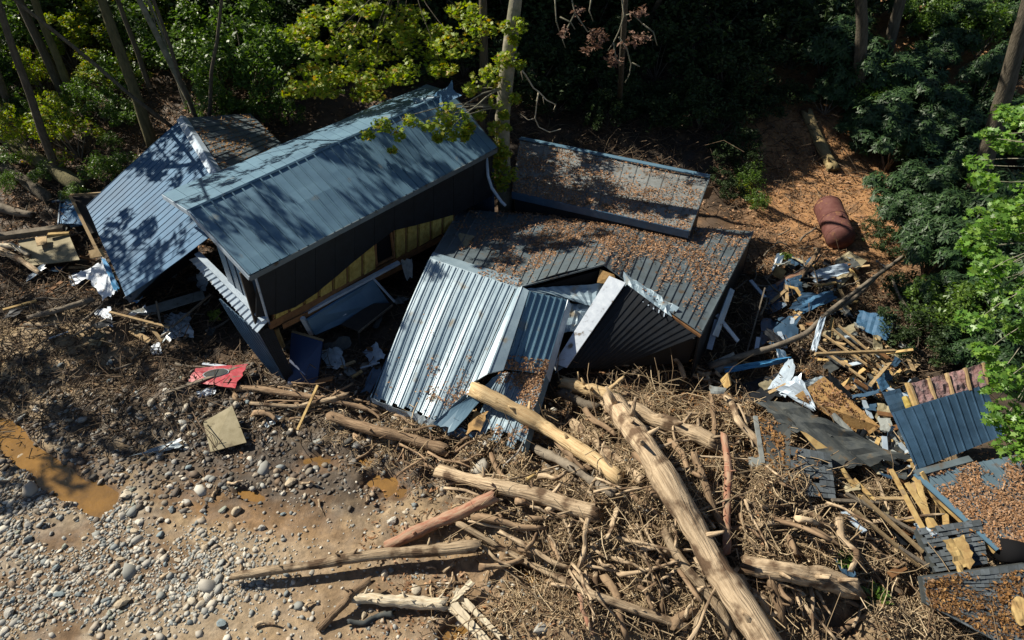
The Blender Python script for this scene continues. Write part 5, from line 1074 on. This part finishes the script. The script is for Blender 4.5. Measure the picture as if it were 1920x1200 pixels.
leaves_on_quad('roof_leaves', (PT(1490, 742, .47), PT(1545, 706, .62), PT(1650, 800, .47), PT(1622, 820, .37)), 2200, .05, M['litter'], lambda u, v: .05+.5*np.exp(-((v-.35)/.28)**2), label='leaves on the strand board', seed=50)

# ------------------------------------------------------------------ vegetation
LOBE = np.array([(-.5, 0), (-.2, -.14), (-.12, -.42), (.05, -.16), (.22, -.4), (.3, -.12), (.55, 0), (.3, .12), (.22, .4), (.05, .16), (-.12, .42), (-.2, .14)])
def leaf_cloud(centres, radii, nper, size, rg, spread=.8, elong=1.5, squash=.7, lobed=False, shell=False):
    cs = np.repeat(np.array([tuple(c) for c in centres], float), nper, 0); R = np.repeat(np.array(radii, float), nper)[:, None]
    n = len(cs); d = rg.normal(0, 1, (n, 3)); d /= np.linalg.norm(d, axis=1)[:, None]
    rr = rg.random(n)**(.33 if not shell else .15); p = cs+d*(rr[:, None]*R)*np.array((1, 1, squash))
    # thin out into twig sized clumps
    k = (vn(p[:, 0]*3/size*.12, p[:, 1]*3/size*.12+p[:, 2]*2/size*.12) > .34); p = p[k]; d = d[k]; n = len(p)
    if not lobed:
        return quads_on(p, size, spread, rg, None, elong)
    a = rg.random(n)*6.28; nr = np.tile(np.array((0, 0, 1.)), (n, 1))+rg.normal(0, spread*.8, (n, 3)); nr /= np.linalg.norm(nr, axis=1)[:, None]
    t = np.stack([np.cos(a), np.sin(a), -.2+0*a], 1); t -= nr*(t*nr).sum(1)[:, None]; t /= np.linalg.norm(t, axis=1)[:, None]; b = np.cross(nr, t)
    s = (size*(.7+.6*rg.random(n)))[:, None, None]
    V = p[:, None, :]+s*1.5*(LOBE[None, :, 0, None]*t[:, None, :]+LOBE[None, :, 1, None]*b[:, None, :])
    return V.reshape(-1, 3), np.arange(12*n).reshape(-1, 12)
def whorl_cloud(centres, radii, nwh, size, rg):
    cs = np.repeat(np.array([tuple(c) for c in centres], float), nwh, 0); R = np.repeat(np.array(radii, float), nwh)[:, None]
    n = len(cs); d = rg.normal(0, 1, (n, 3)); d[:, 2] = np.abs(d[:, 2])*.9-.15; d /= np.linalg.norm(d, axis=1)[:, None]
    p = cs+d*R*(rg.random((n, 1))**.25); K = 7
    ax = d+np.array((0, 0, .8)); ax /= np.linalg.norm(ax, axis=1)[:, None]
    u = np.cross(ax, np.array((.3, 1, .1))); u /= np.linalg.norm(u, axis=1)[:, None]; w = np.cross(ax, u)
    Vs = []; a0 = rg.random(n)*6.28
    for k in range(K):
        a = (a0+k*6.28/K+rg.normal(0, .2, n))[:, None]; o = u*np.cos(a)+w*np.sin(a); o = o+ax*rg.normal(.0, .35, (n, 1))-np.array((0, 0, .25)); o /= np.linalg.norm(o, axis=1)[:, None]
        sd = np.cross(o, ax); sd /= np.linalg.norm(sd, axis=1)[:, None]+1e-9; L = (size*(.7+.5*rg.random(n)))[:, None]
        Vs.append(np.stack([p, p+o*L*.5-sd*L*.15, p+o*L, p+o*L*.5+sd*L*.15], 1))
    V = np.stack(Vs, 1).reshape(-1, 3); return V, np.arange(len(V)).reshape(-1, 4)
def branches(m, base, tips, r, seed=0, n=5, sag=.1):
    rr = random.Random(seed)
    for t in tips:
        t = Vector(t); b = Vector(base); mid = (t+b)/2+Vector((rr.uniform(-.2, .2), rr.uniform(-.2, .2), rr.uniform(0, .3)))*(t-b).length*.5
        pts = []
        for k in range(7):
            s = k/6; pts.append(b*(1-s)**2+mid*2*s*(1-s)+t*s*s+Vector((rr.uniform(-1, 1), rr.uniform(-1, 1), rr.uniform(-1, 1)))*.03)
        m.tube(pts, [r*(1-.8*k/6) for k in range(7)], n)
    return m
# understorey shrubs: a few built, the rest copies
def shrub(name, cat, mk, R, hgt_, nclu, nper, size, seed, rh=False, squash=.8):
    rg = np.random.default_rng(seed); rr = random.Random(seed)
    root = bpy.data.objects.new(name, None); root['category'] = cat
    cs = []; rad = []
    for i in range(nclu):
        a = rr.random()*6.28; q = R*rr.random()**.6; z = hgt_*(.35+.65*rr.random())*(1-.45*(q/R)**2)
        cs.append((q*math.cos(a), q*math.sin(a), z)); rad.append(R*(.22+.20*rr.random()))
    V, F = whorl_cloud(cs, rad, nper, size, rg) if rh else leaf_cloud(cs, rad, nper, size, rg, .9, 1.5, squash)
    cr = bpy.data.objects.new('crown', npmesh('crown', V, F, M[mk])); cr.parent = root
    m = MB(); branches(m, (0, 0, -.1), [Vector(c)*.95 for c in cs[::2]], .045, seed)
    me = m.mesh('stems', True); me.materials.append(M['grey_wood']); st = bpy.data.objects.new('stems', me); st.parent = root
    return root
def place(proto, loc, label, group, scale=1., rz=None):
    r = proto.copy(); C.objects.link(r); r.location = loc; r.rotation_euler = (0, 0, rnd.random()*6.28 if rz is None else rz); r.scale = (scale*rnd.uniform(.85, 1.2), scale*rnd.uniform(.85, 1.2), scale*rnd.uniform(.8, 1.35))
    for ch in proto.children:
        c = ch.copy(); C.objects.link(c); c.parent = r
    r['label'] = label
    if group: r['group'] = group
    return r
SH = {
    'yg': [shrub('young_tree', 'young tree', 'leaf_yg', 1.5, 3.6, 16, 190, .12, 300+i) for i in range(3)],
    'g': [shrub('leafy_shrub', 'shrub', 'leaf_g', 1.6, 2.8, 18, 200, .12, 310+i) for i in range(3)],
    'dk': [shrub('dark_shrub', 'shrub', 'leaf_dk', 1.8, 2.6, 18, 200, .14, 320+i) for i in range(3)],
    'rh': [shrub('rhododendron', 'rhododendron bush', 'leaf_rh', 1.35, 2.0, 15, 60, .22, 330+i, True) for i in range(4)]}
LB = {'yg': ('slender young tree with yellow green leaves', 'yellow green young trees on the slope'),
      'g': ('leafy green shrub', 'leafy green shrubs'),
      'dk': ('dark leaved shrub', 'dark shrubs in the shaded wood'),
      'rh': ('dense dark green rhododendron bush', 'rhododendron bushes beside the path')}
def put(kind, px, py, sc=1., dz=0):
    p = PT(px, py, 0); p.z += dz; sc *= rnd.uniform(.85, 1.15); place(rnd.choice(SH[kind]), p, ('tall ' if sc > .95 else 'low ' if sc < .7 else '')+LB[kind][0]+' '+where(p), LB[kind][1], scale=sc)
for px, py, sc in [(30, 40, 1), (90, 30, .9), (150, 60, 1), (200, 30, 1), (60, 110, .8), (140, 130, .9), (210, 110, .8), (245, 70, .9), (300, 40, 1), (95, 190, .6), (70, 300, .55), (150, 300, .6), (200, 170, .6), (330, 20, 1.1), (400, 10, .9), (250, 160, .6), (215, 60, 1), (10, 90, .8), (330, 110, .6), (130, 230, .45)]:
    put('yg', px, py, sc)
for px, py, sc in [(0, 60, 1), (60, 10, 1), (120, 90, 1), (180, 90, .9), (260, 20, 1), (310, 80, 1), (360, 60, 1.1), (400, 90, 1), (430, 130, 1.), (470, 170, .9), (420, 190, .75), (380, 150, .8), (500, 120, 1), (520, 190, .8), (460, 60, 1.1), (520, 50, 1.1), (560, 130, 1), (410, 230, .55), (450, 235, .5), (500, 235, .5), (350, 120, .9), (300, 130, .7), (230, 190, .6), (200, 230, .5), (235, 330, .45), (200, 345, .4), (580, 60, 1), (30, 180, .7), (10, 130, .9), (545, 235, .5)]:
    put('g', px, py, sc)
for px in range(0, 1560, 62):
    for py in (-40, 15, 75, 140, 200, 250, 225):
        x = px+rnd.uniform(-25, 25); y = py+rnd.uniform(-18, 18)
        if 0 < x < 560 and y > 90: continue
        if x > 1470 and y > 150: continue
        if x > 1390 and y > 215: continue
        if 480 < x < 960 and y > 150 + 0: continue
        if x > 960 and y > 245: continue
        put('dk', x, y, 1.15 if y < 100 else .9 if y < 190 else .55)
for px, py, sc in [(1545, 95, 1), (1560, 150, 1.1), (1590, 200, 1.1), (1545, 215, .8), (1640, 200, 1), (1680, 190, 1.1), (1730, 170, 1.1), (1770, 130, 1), (1640, 260, 1), (1700, 260, 1.1), (1760, 240, 1.1), (1820, 230, 1.1), (1660, 320, .95), (1720, 330, 1.1), (1780, 310, 1.1), (1840, 320, 1), (1680, 390, .85), (1735, 400, 1), (1790, 390, 1), (1700, 450, .75), (1760, 460, 1), (1820, 460, 1),
                   (1735, 520, .8), (1790, 530, 1), (1850, 540, 1), (1870, 420, 1), (1750, 585, .7), (1810, 600, .9), (1870, 620, 1), (1800, 660, .7), (1860, 690, .8), (1900, 560, 1), (1900, 260, 1), (1880, 180, 1), (1800, 90, 1), (1850, 60, 1), (1750, 60, .9), (1620, 50, .9), (1570, 30, 1), (1900, 90, 1), (1680, 20, 1.1), (1930, 440, 1), (1940, 340, 1), (1740, 95, .8)]:
    put('rh', px, py, sc)
for px, py, sc in [(1700, 70, .8), (1750, 90, .8), (1790, 50, .9), (1700, 150, .5), (1830, 110, .8), (1620, 215, .6), (1720, 235, .6), (1780, 555, .5), (1745, 620, .5), (1850, 590, .6), (1790, 640, .6), (1400, 350, .35), (1415, 395, .3)]:
    put('g', px, py, sc)

for px, py, sc in [(1350, 250, .45), (1385, 285, .4), (1352, 300, .4), (1395, 325, .35), (1370, 375, .3), (1380, 240, .5), (1420, 225, .45), (1450, 205, .5), (1345, 340, .3), (1480, 195, .5), (10, 215, .5), (60, 240, .4), (110, 260, .4), (20, 320, .4), (160, 215, .5), (40, 160, .6), (240, 235, .4), (215, 280, .35), (90, 340, .3), (30, 360, .3), (150, 380, .25), (1655, 470, .35), (1640, 440, .3), (1690, 560, .45), (1700, 630, .4), (1720, 670, .4)]:
    put('dk' if px > 1300 else 'g', px, py, sc)
# tall trees whose trunks stand in the picture and whose crowns are above it
def crown_mesh(seed, R, nclu, nper, size, mk):
    rr = random.Random(seed); cs = []; rad = []
    for i in range(nclu):
        a = rr.random()*6.28; q = R*rr.random()**.5; cs.append((q*math.cos(a), q*math.sin(a), R*.55*rr.uniform(-1, 1)*(1-.4*(q/R)**2))); rad.append(R*rr.uniform(.2, .34))
    V, F = leaf_cloud(cs, rad, nper, size, np.random.default_rng(seed), .8); return npmesh('crown', V, F, M[mk]), cs
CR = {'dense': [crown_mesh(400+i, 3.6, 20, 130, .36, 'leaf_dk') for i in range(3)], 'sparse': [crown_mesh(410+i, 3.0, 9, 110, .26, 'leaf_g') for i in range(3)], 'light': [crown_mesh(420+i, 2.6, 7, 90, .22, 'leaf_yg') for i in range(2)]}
def tall_tree(base, top, r, label, kind='dense', bark='bark', zc=12., sc=1., group=None, cat='tree', name='tall_tree', crown=True):
    d = (top-base).normalized(); end = base+d*((zc-base.z)/max(d.z, .3))
    root = empty(name, base, label, cat, group)
    pts = [base+Vector((0, 0, -.3))]+[lerp(base, end, t)+Vector((float(fbm(t*3, base.x, 2)), float(fbm(t*3, base.y+9, 2)), 0))*.3*min(1, t*3) for t in np.linspace(.04, 1, 14)]
    rad = [r*1.35]+[r*(1.12-.55*t) for t in np.linspace(.04, 1, 14)]
    m = MB().tube(pts, rad, 12, .05); m.build('trunk', M[bark], root, True)
    if crown:
        me, cs = rnd.choice(CR[kind]); o = bpy.data.objects.new('crown', me); C.objects.link(o); o.parent = root; o.location = end-base+Vector((0, 0, .6)); o.scale = (sc,)*3; o.rotation_euler = (0, 0, rnd.random()*6)
        mm = MB(); branches(mm, end-Vector((0, 0, 1.5)), [end+Vector((0, 0, .6))+Vector((q[0]*math.cos(o.rotation_euler.z)-q[1]*math.sin(o.rotation_euler.z), q[0]*math.sin(o.rotation_euler.z)+q[1]*math.cos(o.rotation_euler.z), q[2]))*sc for q in cs[::2]], r*.4, 5); mm.build('limbs', M[bark], root, True)
    return root
def seen_tree(bp, tp, r, label, kind='sparse', bark='bark', zc=12, sc=1., dY=0):
    b = PT(*bp, 0); t = PD(tp[0], tp[1], b.y+dY); return tall_tree(b, t, r, label, kind, bark, zc, sc)
seen_tree((287, 272), (190, -10), .20, 'leaning brown trunk rising just left of the blue wing roof', 'light', 'bark_moss', 11, .8)
seen_tree((368, 214), (253, -10), .12, 'slim pale grey trunk leaning over the ridge of the blue wing', 'light', 'bark_pale', 12, .8)
seen_tree((352, 208), (320, 120), .06, 'thin second stem beside the slim pale grey trunk', 'light', 'bark_pale', 7.5, .01)
seen_tree((122, 185), (35, -10), .17, 'dark leaning trunk far over on the left slope', 'sparse', 'bark', 12, .9)
seen_tree((140, 190), (62, -10), .15, 'moss green trunk beside the dark leaning trunk on the left slope', 'light', 'bark_moss', 12, .9)
seen_tree((285, 175), (245, 60), .10, 'thin grey trunk standing between the two leaning trunks', 'light', 'bark', 12, .7)
seen_tree((410, 110), (395, -10), .12, 'shaded trunk behind the green shrubs above the blue wing', 'dense', 'bark', 13, .9)
seen_tree((1613, 210), (1610, -10), .26, 'dark upright trunk in the middle of the rhododendrons', 'light', 'bark', 13, .6)
seen_tree((1655, 128), (1692, -10), .24, 'sunlit brown trunk leaning over the rhododendrons', 'light', 'bark', 14, .6)
seen_tree((1818, 400), (1918, 40), .30, 'thick dark trunk leaning towards the upper edge behind the bright oak leaves', 'light', 'bark', 11, .7)
seen_tree((1860, 75), (1868, -10), .10, 'thin far trunk on the orange slope', 'light', 'bark', 14, .6)
gl = 'tall tree added in the wood behind the roofs for its shade'
rc = random.Random(12)  # trees added with crowns above the view to darken the wood
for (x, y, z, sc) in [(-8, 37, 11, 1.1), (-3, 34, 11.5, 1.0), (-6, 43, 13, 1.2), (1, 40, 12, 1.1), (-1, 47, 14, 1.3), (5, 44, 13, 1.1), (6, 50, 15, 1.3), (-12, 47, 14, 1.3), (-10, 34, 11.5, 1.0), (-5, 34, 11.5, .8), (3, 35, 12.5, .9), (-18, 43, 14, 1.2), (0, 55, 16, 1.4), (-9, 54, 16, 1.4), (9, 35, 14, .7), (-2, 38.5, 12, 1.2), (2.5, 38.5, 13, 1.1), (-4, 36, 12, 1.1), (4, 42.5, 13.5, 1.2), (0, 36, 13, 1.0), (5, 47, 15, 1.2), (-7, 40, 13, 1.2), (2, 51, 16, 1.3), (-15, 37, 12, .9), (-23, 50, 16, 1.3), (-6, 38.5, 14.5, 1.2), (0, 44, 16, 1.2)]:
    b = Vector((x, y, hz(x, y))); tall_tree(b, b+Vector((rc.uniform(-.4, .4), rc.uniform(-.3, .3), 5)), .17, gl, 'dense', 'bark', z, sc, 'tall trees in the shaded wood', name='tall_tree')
tall_tree(Vector((5.5, 37, hz(5.5, 37))), Vector((8, 29.5, 12)), .17, 'tree added in the black wood, leaning out to shade the rhododendrons', 'dense', 'bark', 12, .75)  # added so that its crown shades the rhododendron thicket
for (bx, by, x, y, z, sc) in ((6.5, 35, 7.5, 26.3, 12.5, .8), (8, 38, 10, 31, 12.5, .85), (7, 36, 9.5, 28.5, 14, .8)):  # more leaning trees added, their unseen crowns shade the thicket
    tall_tree(Vector((bx, by, hz(bx, by))), Vector((x, y, z)), .12, gl, 'sparse', 'bark', z, sc, 'tall trees in the shaded wood')
gl2 = 'sparse broadleaf tree added on the bank so its unseen crown dapples the roofs'
for (x, y, z, sc, k) in [(-20.5, 21, 10.5, .9, 'sparse'), (-18.5, 25.5, 10.5, .9, 'sparse'), (-14.5, 18.8, 11.3, .5, 'sparse'), (-10.8, 21.6, 11.4, .62, 'sparse'), (-8.3, 23.4, 11.0, .72, 'sparse'), (-15.5, 22.5, 11.5, .6, 'sparse'), (-24, 17.5, 10.5, 1.0, 'sparse'), (-27, 23, 11.5, .8, 'sparse'), (-21, 28, 12, 1.0, 'sparse'), (-28, 28, 13, 1.0, 'sparse'), (-27, 36, 14, 1.0, 'sparse')]:
    bx, by = (x-2, y+1.5) if x < -14.5 else (-12.5, 27.5+.12*x)  # crowns added out of view to cast dapples on the roofs
    b = Vector((bx, by, hz(bx, by))); tall_tree(b, Vector((x, y, z)), .14 if x < -14.5 else .07, gl2, k, 'bark', z, sc, 'sparse trees added to dapple the roofs', name='tall_tree')

def maple():
    rg = np.random.default_rng(51); Y = 24.5
    pc = [(600, 90), (660, 60), (720, 95), (640, 140), (700, 150), (750, 140), (615, 165), (820, 60), (855, 85), (800, 112), (700, 20), (600, 30), (760, 30), (868, 20), (690, 175), (585, 140), (560, 170), (650, 10), (740, 60), (780, 75), (900, 50), (640, 100), (680, 120), (560, 60), (830, 130), (720, -20), (640, -30), (800, -20)]
    cs = [PD(a, b, Y+rnd.uniform(-1.4, 1.4)) for a, b in pc]; base = PT(900, 195, 0); base = Vector((base.x, 27, hz(base.x, 27)))
    root = empty('maple_tree', base, 'sunlit yellow green broadleaf tree spreading over the long grey roof', 'tree')
    V, F = leaf_cloud(cs, [rnd.uniform(.55, 1.0) for _ in cs], 270, .12, rg, .8, 1.4, .38, True); link('crown', npmesh('crown', V, F, M['leaf_yg']), root)
    tp = PD(905, -30, 26.5); m = MB().tube([base-Vector((0, 0, .3)), lerp(base, tp, .5)+Vector((.15, 0, 0)), tp, tp+Vector((0, 0, 3))], [.2, .17, .14, .1], 10); m.build('trunk', M['bark'], root, True)
    m = MB(); hub = PD(760, -60, 25.2); m.tube([tp, hub], [.1, .07], 6); branches(m, hub, cs[::2], .028, 52); m.build('branches', M['bark'], root, True)
maple()
def ivy_tree():
    rg = np.random.default_rng(53); base = PT(925, 330, 0); base = Vector((-.15, 22.3, hz(-.15, 22.3)-.2))
    root = empty('ivy_clad_tree', base, 'pale trunk wrapped in green climbing leaves at the end of the long roof', 'tree')
    px = [(944, 330), (942, 280), (942, 220), (950, 140), (958, 70), (967, 0), (972, -60)]
    pts = [base]+[PD(a, b, 22.2-.03*i) for i, (a, b) in enumerate(px)]
    MB().tube(pts, [.34, .27, .26, .25, .24, .22, .19, .16], 14, .05, seed=3).build('trunk', M['bark_pale'], root, True)
    for (cx, cy, cz, k_, sc_) in ((.6, 22.3, 12.0, 'sparse', .8), (-.6, 21.8, 12.8, 'light', .7)):
        me, q_ = CR[k_][0]; o = bpy.data.objects.new('upper_crown', me); C.objects.link(o); o.parent = root; o.location = Vector((cx, cy, cz))-base; o.scale = (sc_,)*3
    MB().tube([pts[-1], PD(974, -150, 22.8), Vector((.3, 22.4, 12)), Vector((.6, 22.3, 12.8))], [.16, .12, .08, .04], 8).build('upper_trunk', M['bark_pale'], root, True)
    pc = [(972, 48, .28), (950, 52, .22), (965, 75, .2), (958, 108, .3), (940, 115, .3), (920, 140, .35), (900, 150, .35), (882, 168, .25), (975, 120, .2), (940, 160, .3), (930, 190, .25), (965, 185, .22), (945, 215, .2), (928, 240, .3), (948, 242, .2), (935, 275, .35), (925, 300, .3), (950, 282, .25), (935, 320, .42), (912, 330, .35), (955, 325, .38), (895, 322, .25), (940, 345, .3), (840, 212, .35), (862, 225, .38), (825, 235, .35), (845, 250, .3), (880, 240, .2), (715, 235, .3), (745, 250, .25), (690, 255, .25), (770, 225, .25), (735, 280, .15), (800, 235, .25), (870, 255, .2), (820, 260, .15), (900, 215, .2), (935, 300, .3)]
    yy = lambda a, b: 19.3 if a < 885 and b > 190 else 21.7
    cs = [PD(a, b, yy(a, b)) for a, b, c in pc]
    V, F = leaf_cloud(cs, [c for a, b, c in pc], 105, .10, rg, .8, 1.3, .9, True); link('leaves', npmesh('leaves', V, F, M['leaf_yg']), root)
    m = MB(); branches(m, PD(945, 165, 22.1), [PD(882, 168, 21.7), PD(860, 210, 19.4), PD(840, 245, 19.4)], .035, 2); branches(m, PD(942, 200, 22.1), [PD(845, 235, 19.3), PD(800, 235, 19.3), PD(745, 245, 19.3), PD(692, 252, 19.3)], .03, 3); branches(m, PD(942, 290, 22.1), [PD(912, 335, 21.7), PD(955, 330, 21.7)], .03, 4); m.build('side_branches', M['bark_pale'], root, True)
    m = MB(); Y = 22.6
    for pl, r in (([(970, 122), (985, 140), (1000, 165), (1010, 172), (1025, 188), (1042, 196)], .03), ([(1010, 172), (1006, 195), (1003, 222), (1010, 238), (1030, 248), (1052, 242)], .025), ([(1003, 222), (990, 225), (975, 213)], .015), ([(975, 126), (978, 138), (980, 150)], .018), ([(1042, 196), (1038, 206)], .012), ([(1018, 182), (1020, 196)], .01)):
        m.tube([PD(a, b, Y) for a, b in pl], [r*(1-.5*i/len(pl)) for i in range(len(pl))], 6)
    m.build('dead_branch', M['birch'], root, True)
ivy_tree()
def hanging_branch():
    rg = np.random.default_rng(54); Y = 23.5; base = PT(1160, 215, 0)
    root = empty('dying_tree', base, 'bare grey branches with withered brown leaves against the black wood', 'tree')
    m = MB(); tp = PD(1180, -120, Y+.5); m.tube([base, lerp(base, tp, .6), tp], [.12, .1, .07], 8); m.build('trunk', M['bark'], root, True)
    m = MB()
    for pl in ([(1040, -10), (1043, 40), (1052, 70)], [(1070, -10), (1078, 25), (1065, 50), (1055, 75), (1060, 90)], [(1078, 25), (1092, 45), (1102, 60), (1115, 55)], [(1050, 32), (1070, 42), (1078, 55)], [(1165, -10), (1170, 30), (1160, 60), (1150, 80), (1140, 95)], [(1170, 30), (1185, 25), (1205, 45)], [(1160, 70), (1175, 90), (1183, 120), (1180, 140), (1172, 155)], [(1110, -10), (1105, 20), (1112, 40)], [(1205, 45), (1225, 60), (1232, 85)], [(1150, 80), (1155, 110), (1165, 120)], [(1185, 118), (1200, 125)]):
        m.tube([PD(a, b, Y) for a, b in pl], [.028*(1-.6*i/len(pl)) for i in range(len(pl))], 5)
    m.tube([tp, PD(1165, -10, Y), PD(1110, -10, Y), PD(1040, -10, Y)], [.06, .05, .04, .03], 6); m.build('branches', M['bark_pale'], root, True)
    pc = [(1095, 50), (1108, 68), (1122, 60), (1118, 85), (1100, 95), (1130, 72), (1150, 115), (1160, 118), (1145, 108), (1190, 25), (1205, 22), (1195, 75), (1085, 20), (1070, 80), (1210, 70), (1180, 50), (1060, 60), (1170, 80)]
    V, F = leaf_cloud([PD(a, b, Y) for a, b in pc], [.22]*len(pc), 36, .11, rg, 1.0, 1.6, 1.); link('withered_leaves', npmesh('withered_leaves', V, F, M['leaf_br']), root)
hanging_branch()
def oak():
    rg = np.random.default_rng(55); rr = random.Random(5); pc = []
    edge = [(200, 1880), (250, 1835), (330, 1812), (400, 1815), (450, 1800), (500, 1815), (560, 1795), (600, 1805), (660, 1835), (700, 1860), (760, 1855), (820, 1885), (850, 1900)]
    for k in range(85):
        y = rr.uniform(205, 850); xl = float(np.interp(y, [e[0] for e in edge], [e[1] for e in edge])); x = xl+8+(1990-xl)*rr.random()**1.3
        pc.append((x, y))
    cs = [P(a, b, float(np.interp(b, [200, 850], [6.5, 2.3]))+rr.uniform(-.7, .7)) for a, b in pc]
    base = Vector((15.5, 14.5, hz(15.5, 14.5)))
    root = empty('oak_tree', base, 'bright green sunlit oak with lobed leaves filling the edge of the view', 'tree')
    V, F = leaf_cloud(cs, [rr.uniform(.30, .48) for _ in cs], 120, .115, rg, .75, 1.4, .6, True); link('crown', npmesh('crown', V, F, M['leaf_oak']), root)
    hub = Vector((15, 14.3, 6)); MB().tube([base-Vector((0, 0, .2)), lerp(base, hub, .5), hub, hub+Vector((0, 0, 3))], [.22, .18, .14, .08], 10).build('trunk', M['bark'], root, True)
    m = MB()
    for c in cs:
        h = Vector((14.9, 14.3, min(7.5, max(1.5, c.z+.6)))); branches(m, h, [c], .03, int(c.x*100) % 99)
    m.build('branches', M['bark_pale'], root, True)
oak()
def weeds():
    for i, (x, y, s, lb) in enumerate([(1398, 350, .4, 'tuft of yellow green weeds at the edge of the dirt path'), (1412, 372, .3, 'small green weed tuft below the larger weeds by the path'), (1120, 742, .18, 'small green sprig caught beside the split yellow log stub'), (1150, 745, .15, 'tiny green sprig on top of the debris pile'), (1470, 478, .25, 'green weed clump in the debris behind the middle cabin'), (1585, 1048, .2, 'mossy green tuft right of the brown stump'), (1642, 1120, .3, 'green moss patch among the sticks at the bottom right')]):
        rg = np.random.default_rng(500+i); p = PT(x, y, .25)
        V, F = leaf_cloud([p], [s], 260, .07, rg, 1.1, 2.2, .6); link('weed_tuft', npmesh('weed_tuft', V, F, M['leaf_yg' if i < 2 else 'leaf_g']), None, label=lb, cat='weeds')
weeds()

# ------------------------------------------------------------------ small scraps strewn in the wreckage
def scraps(n, boxes, grp, rs):
    kinds = [('navy siding', 'siding', .3), ('pale blue trim', 'trim', .12), ('weathered plywood', 'ply', .25), ('yellow lumber', 'lumber_y', .1), ('raw lumber', 'lumber', .1), ('black siding', 'black_wall', .35), ('black felt', 'felt', .3), ('grey board', 'concrete', .2), ('brown board', 'beam_br', .15)]
    for i in range(n):
        x0, y0, x1, y1 = boxes[int(rs.integers(len(boxes)))]; p = PT(rs.uniform(x0, x1), rs.uniform(y0, y1), .05+.35*rs.random())
        nm, mt, w = kinds[int(rs.integers(9))]; L = rs.uniform(.25, .9); a = rs.random()*6.28; d = Vector((math.cos(a), math.sin(a), rs.normal(0, .35))).normalized()*L*.5; sd = d.cross(Vector((rs.normal(0, .3), rs.normal(0, .3), 1))).normalized()*w*rs.uniform(.3, .8)
        ln = 'long' if L > .7 else 'short' if L < .42 else 'broken'
        if 'lumber' in nm or 'trim' in nm or nm == 'brown board':
            MB().beam(p-d, p+d, w, .04).build('wood_scrap' if 'trim' not in nm else 'trim_scrap', M[mt], None, label=f'{ln} {nm} scrap {where(p)}', cat='scrap', group=grp)
        else:
            crumple('sheet_scrap', [p-d-sd, p+d-sd, p+d*.8+sd, p-d+sd*.7], M[mt], None, 6, 4, .05, 3, .10, .01, seed=int(rs.integers(900)), label=f'{ln} {nm} scrap {where(p)}', cat='scrap', group=grp)
rs = np.random.default_rng(31)
scraps(210, [(1400, 480, 1690, 700), (1420, 480, 1600, 640), (1560, 640, 1720, 780), (1600, 800, 1720, 900)], 'small scraps strewn in the wreckage', rs)
scraps(45, [(100, 430, 420, 640), (0, 420, 200, 600), (480, 560, 760, 740)], 'small scraps strewn in the wreckage', rs)
scraps(30, [(1380, 700, 1700, 880), (1560, 900, 1740, 1100)], 'small scraps strewn in the wreckage', rs)
rg = np.random.default_rng(91)
w1 = lambda x, y, r: gau(x, y, (8.6, 16.6), 4.0, 3.6) > r.random(len(x))*.8+.1
sticks('wreck_twigs', ground_pts(12000, 8.6, 16.6, 5, 5, rg, w1), .35, .012, M['twig_dk'], rg, .5, .06, label='dark broken twigs between the torn sheets')
sticks('wreck_twigs', ground_pts(2600, 8.6, 16.6, 5, 5, rg, w1), .30, .012, M['twig'], rg, .5, .08, label='pale broken twigs between the torn sheets')
w2 = lambda x, y, r: gau(x, y, (-12.5, 15.5), 4.5, 2.4) > r.random(len(x))*.8+.1
sticks('bank_twigs', ground_pts(3600, -12.5, 15.8, 6, 3.6, rg, w2), .4, .013, M['twig_dk'], rg, .5, .07, label='dark broken twigs on the left bank')
p = ground_pts(9000, 7.5, 12.4, 3.6, 2.6, rg); p[:, 2] += .06; V, F = quads_on(p, .055, .5, rg); link('fallen_leaves', npmesh('fallen_leaves', V, F, M['litter_o']), None, label='orange fallen leaves around the felt', kind='stuff')
p = ground_pts(14000, 13, 25, 4.5, 8, rg); p[:, 2] += .04; V, F = quads_on(p, .07, .5, rg); link('fallen_leaves', npmesh('fallen_leaves', V, F, M['litter']), None, label='brown fallen leaves on the dirt path', kind='stuff')

w3 = lambda x, y, r: gau(x, y, (5.5, 28.5), 9, 4.5) > r.random(len(x))*.8+.1
sticks('brush_twigs', ground_pts(5000, 6, 29, 9, 6, rg, w3), .7, .014, M['twig_dk'], rg, .5, .1, label='dead brush under the wood', nseg=3)
w4 = lambda x, y, r: (x < -9.5)*(y > 17.5)*1. > .5
sticks('slope_twigs', ground_pts(4000, -17, 24, 9, 7, rg, w4), .6, .014, M['twig_dk'], rg, .4, .06, label='dead sticks on the left slope', nseg=3)
p = ground_pts(16000, -18, 24, 9, 8, rg, w4); p[:, 2] += .05; V, F = quads_on(p, .08, .5, rg); link('fallen_leaves', npmesh('fallen_leaves', V, F, M['litter']), None, label='leaf litter on the left slope', kind='stuff')
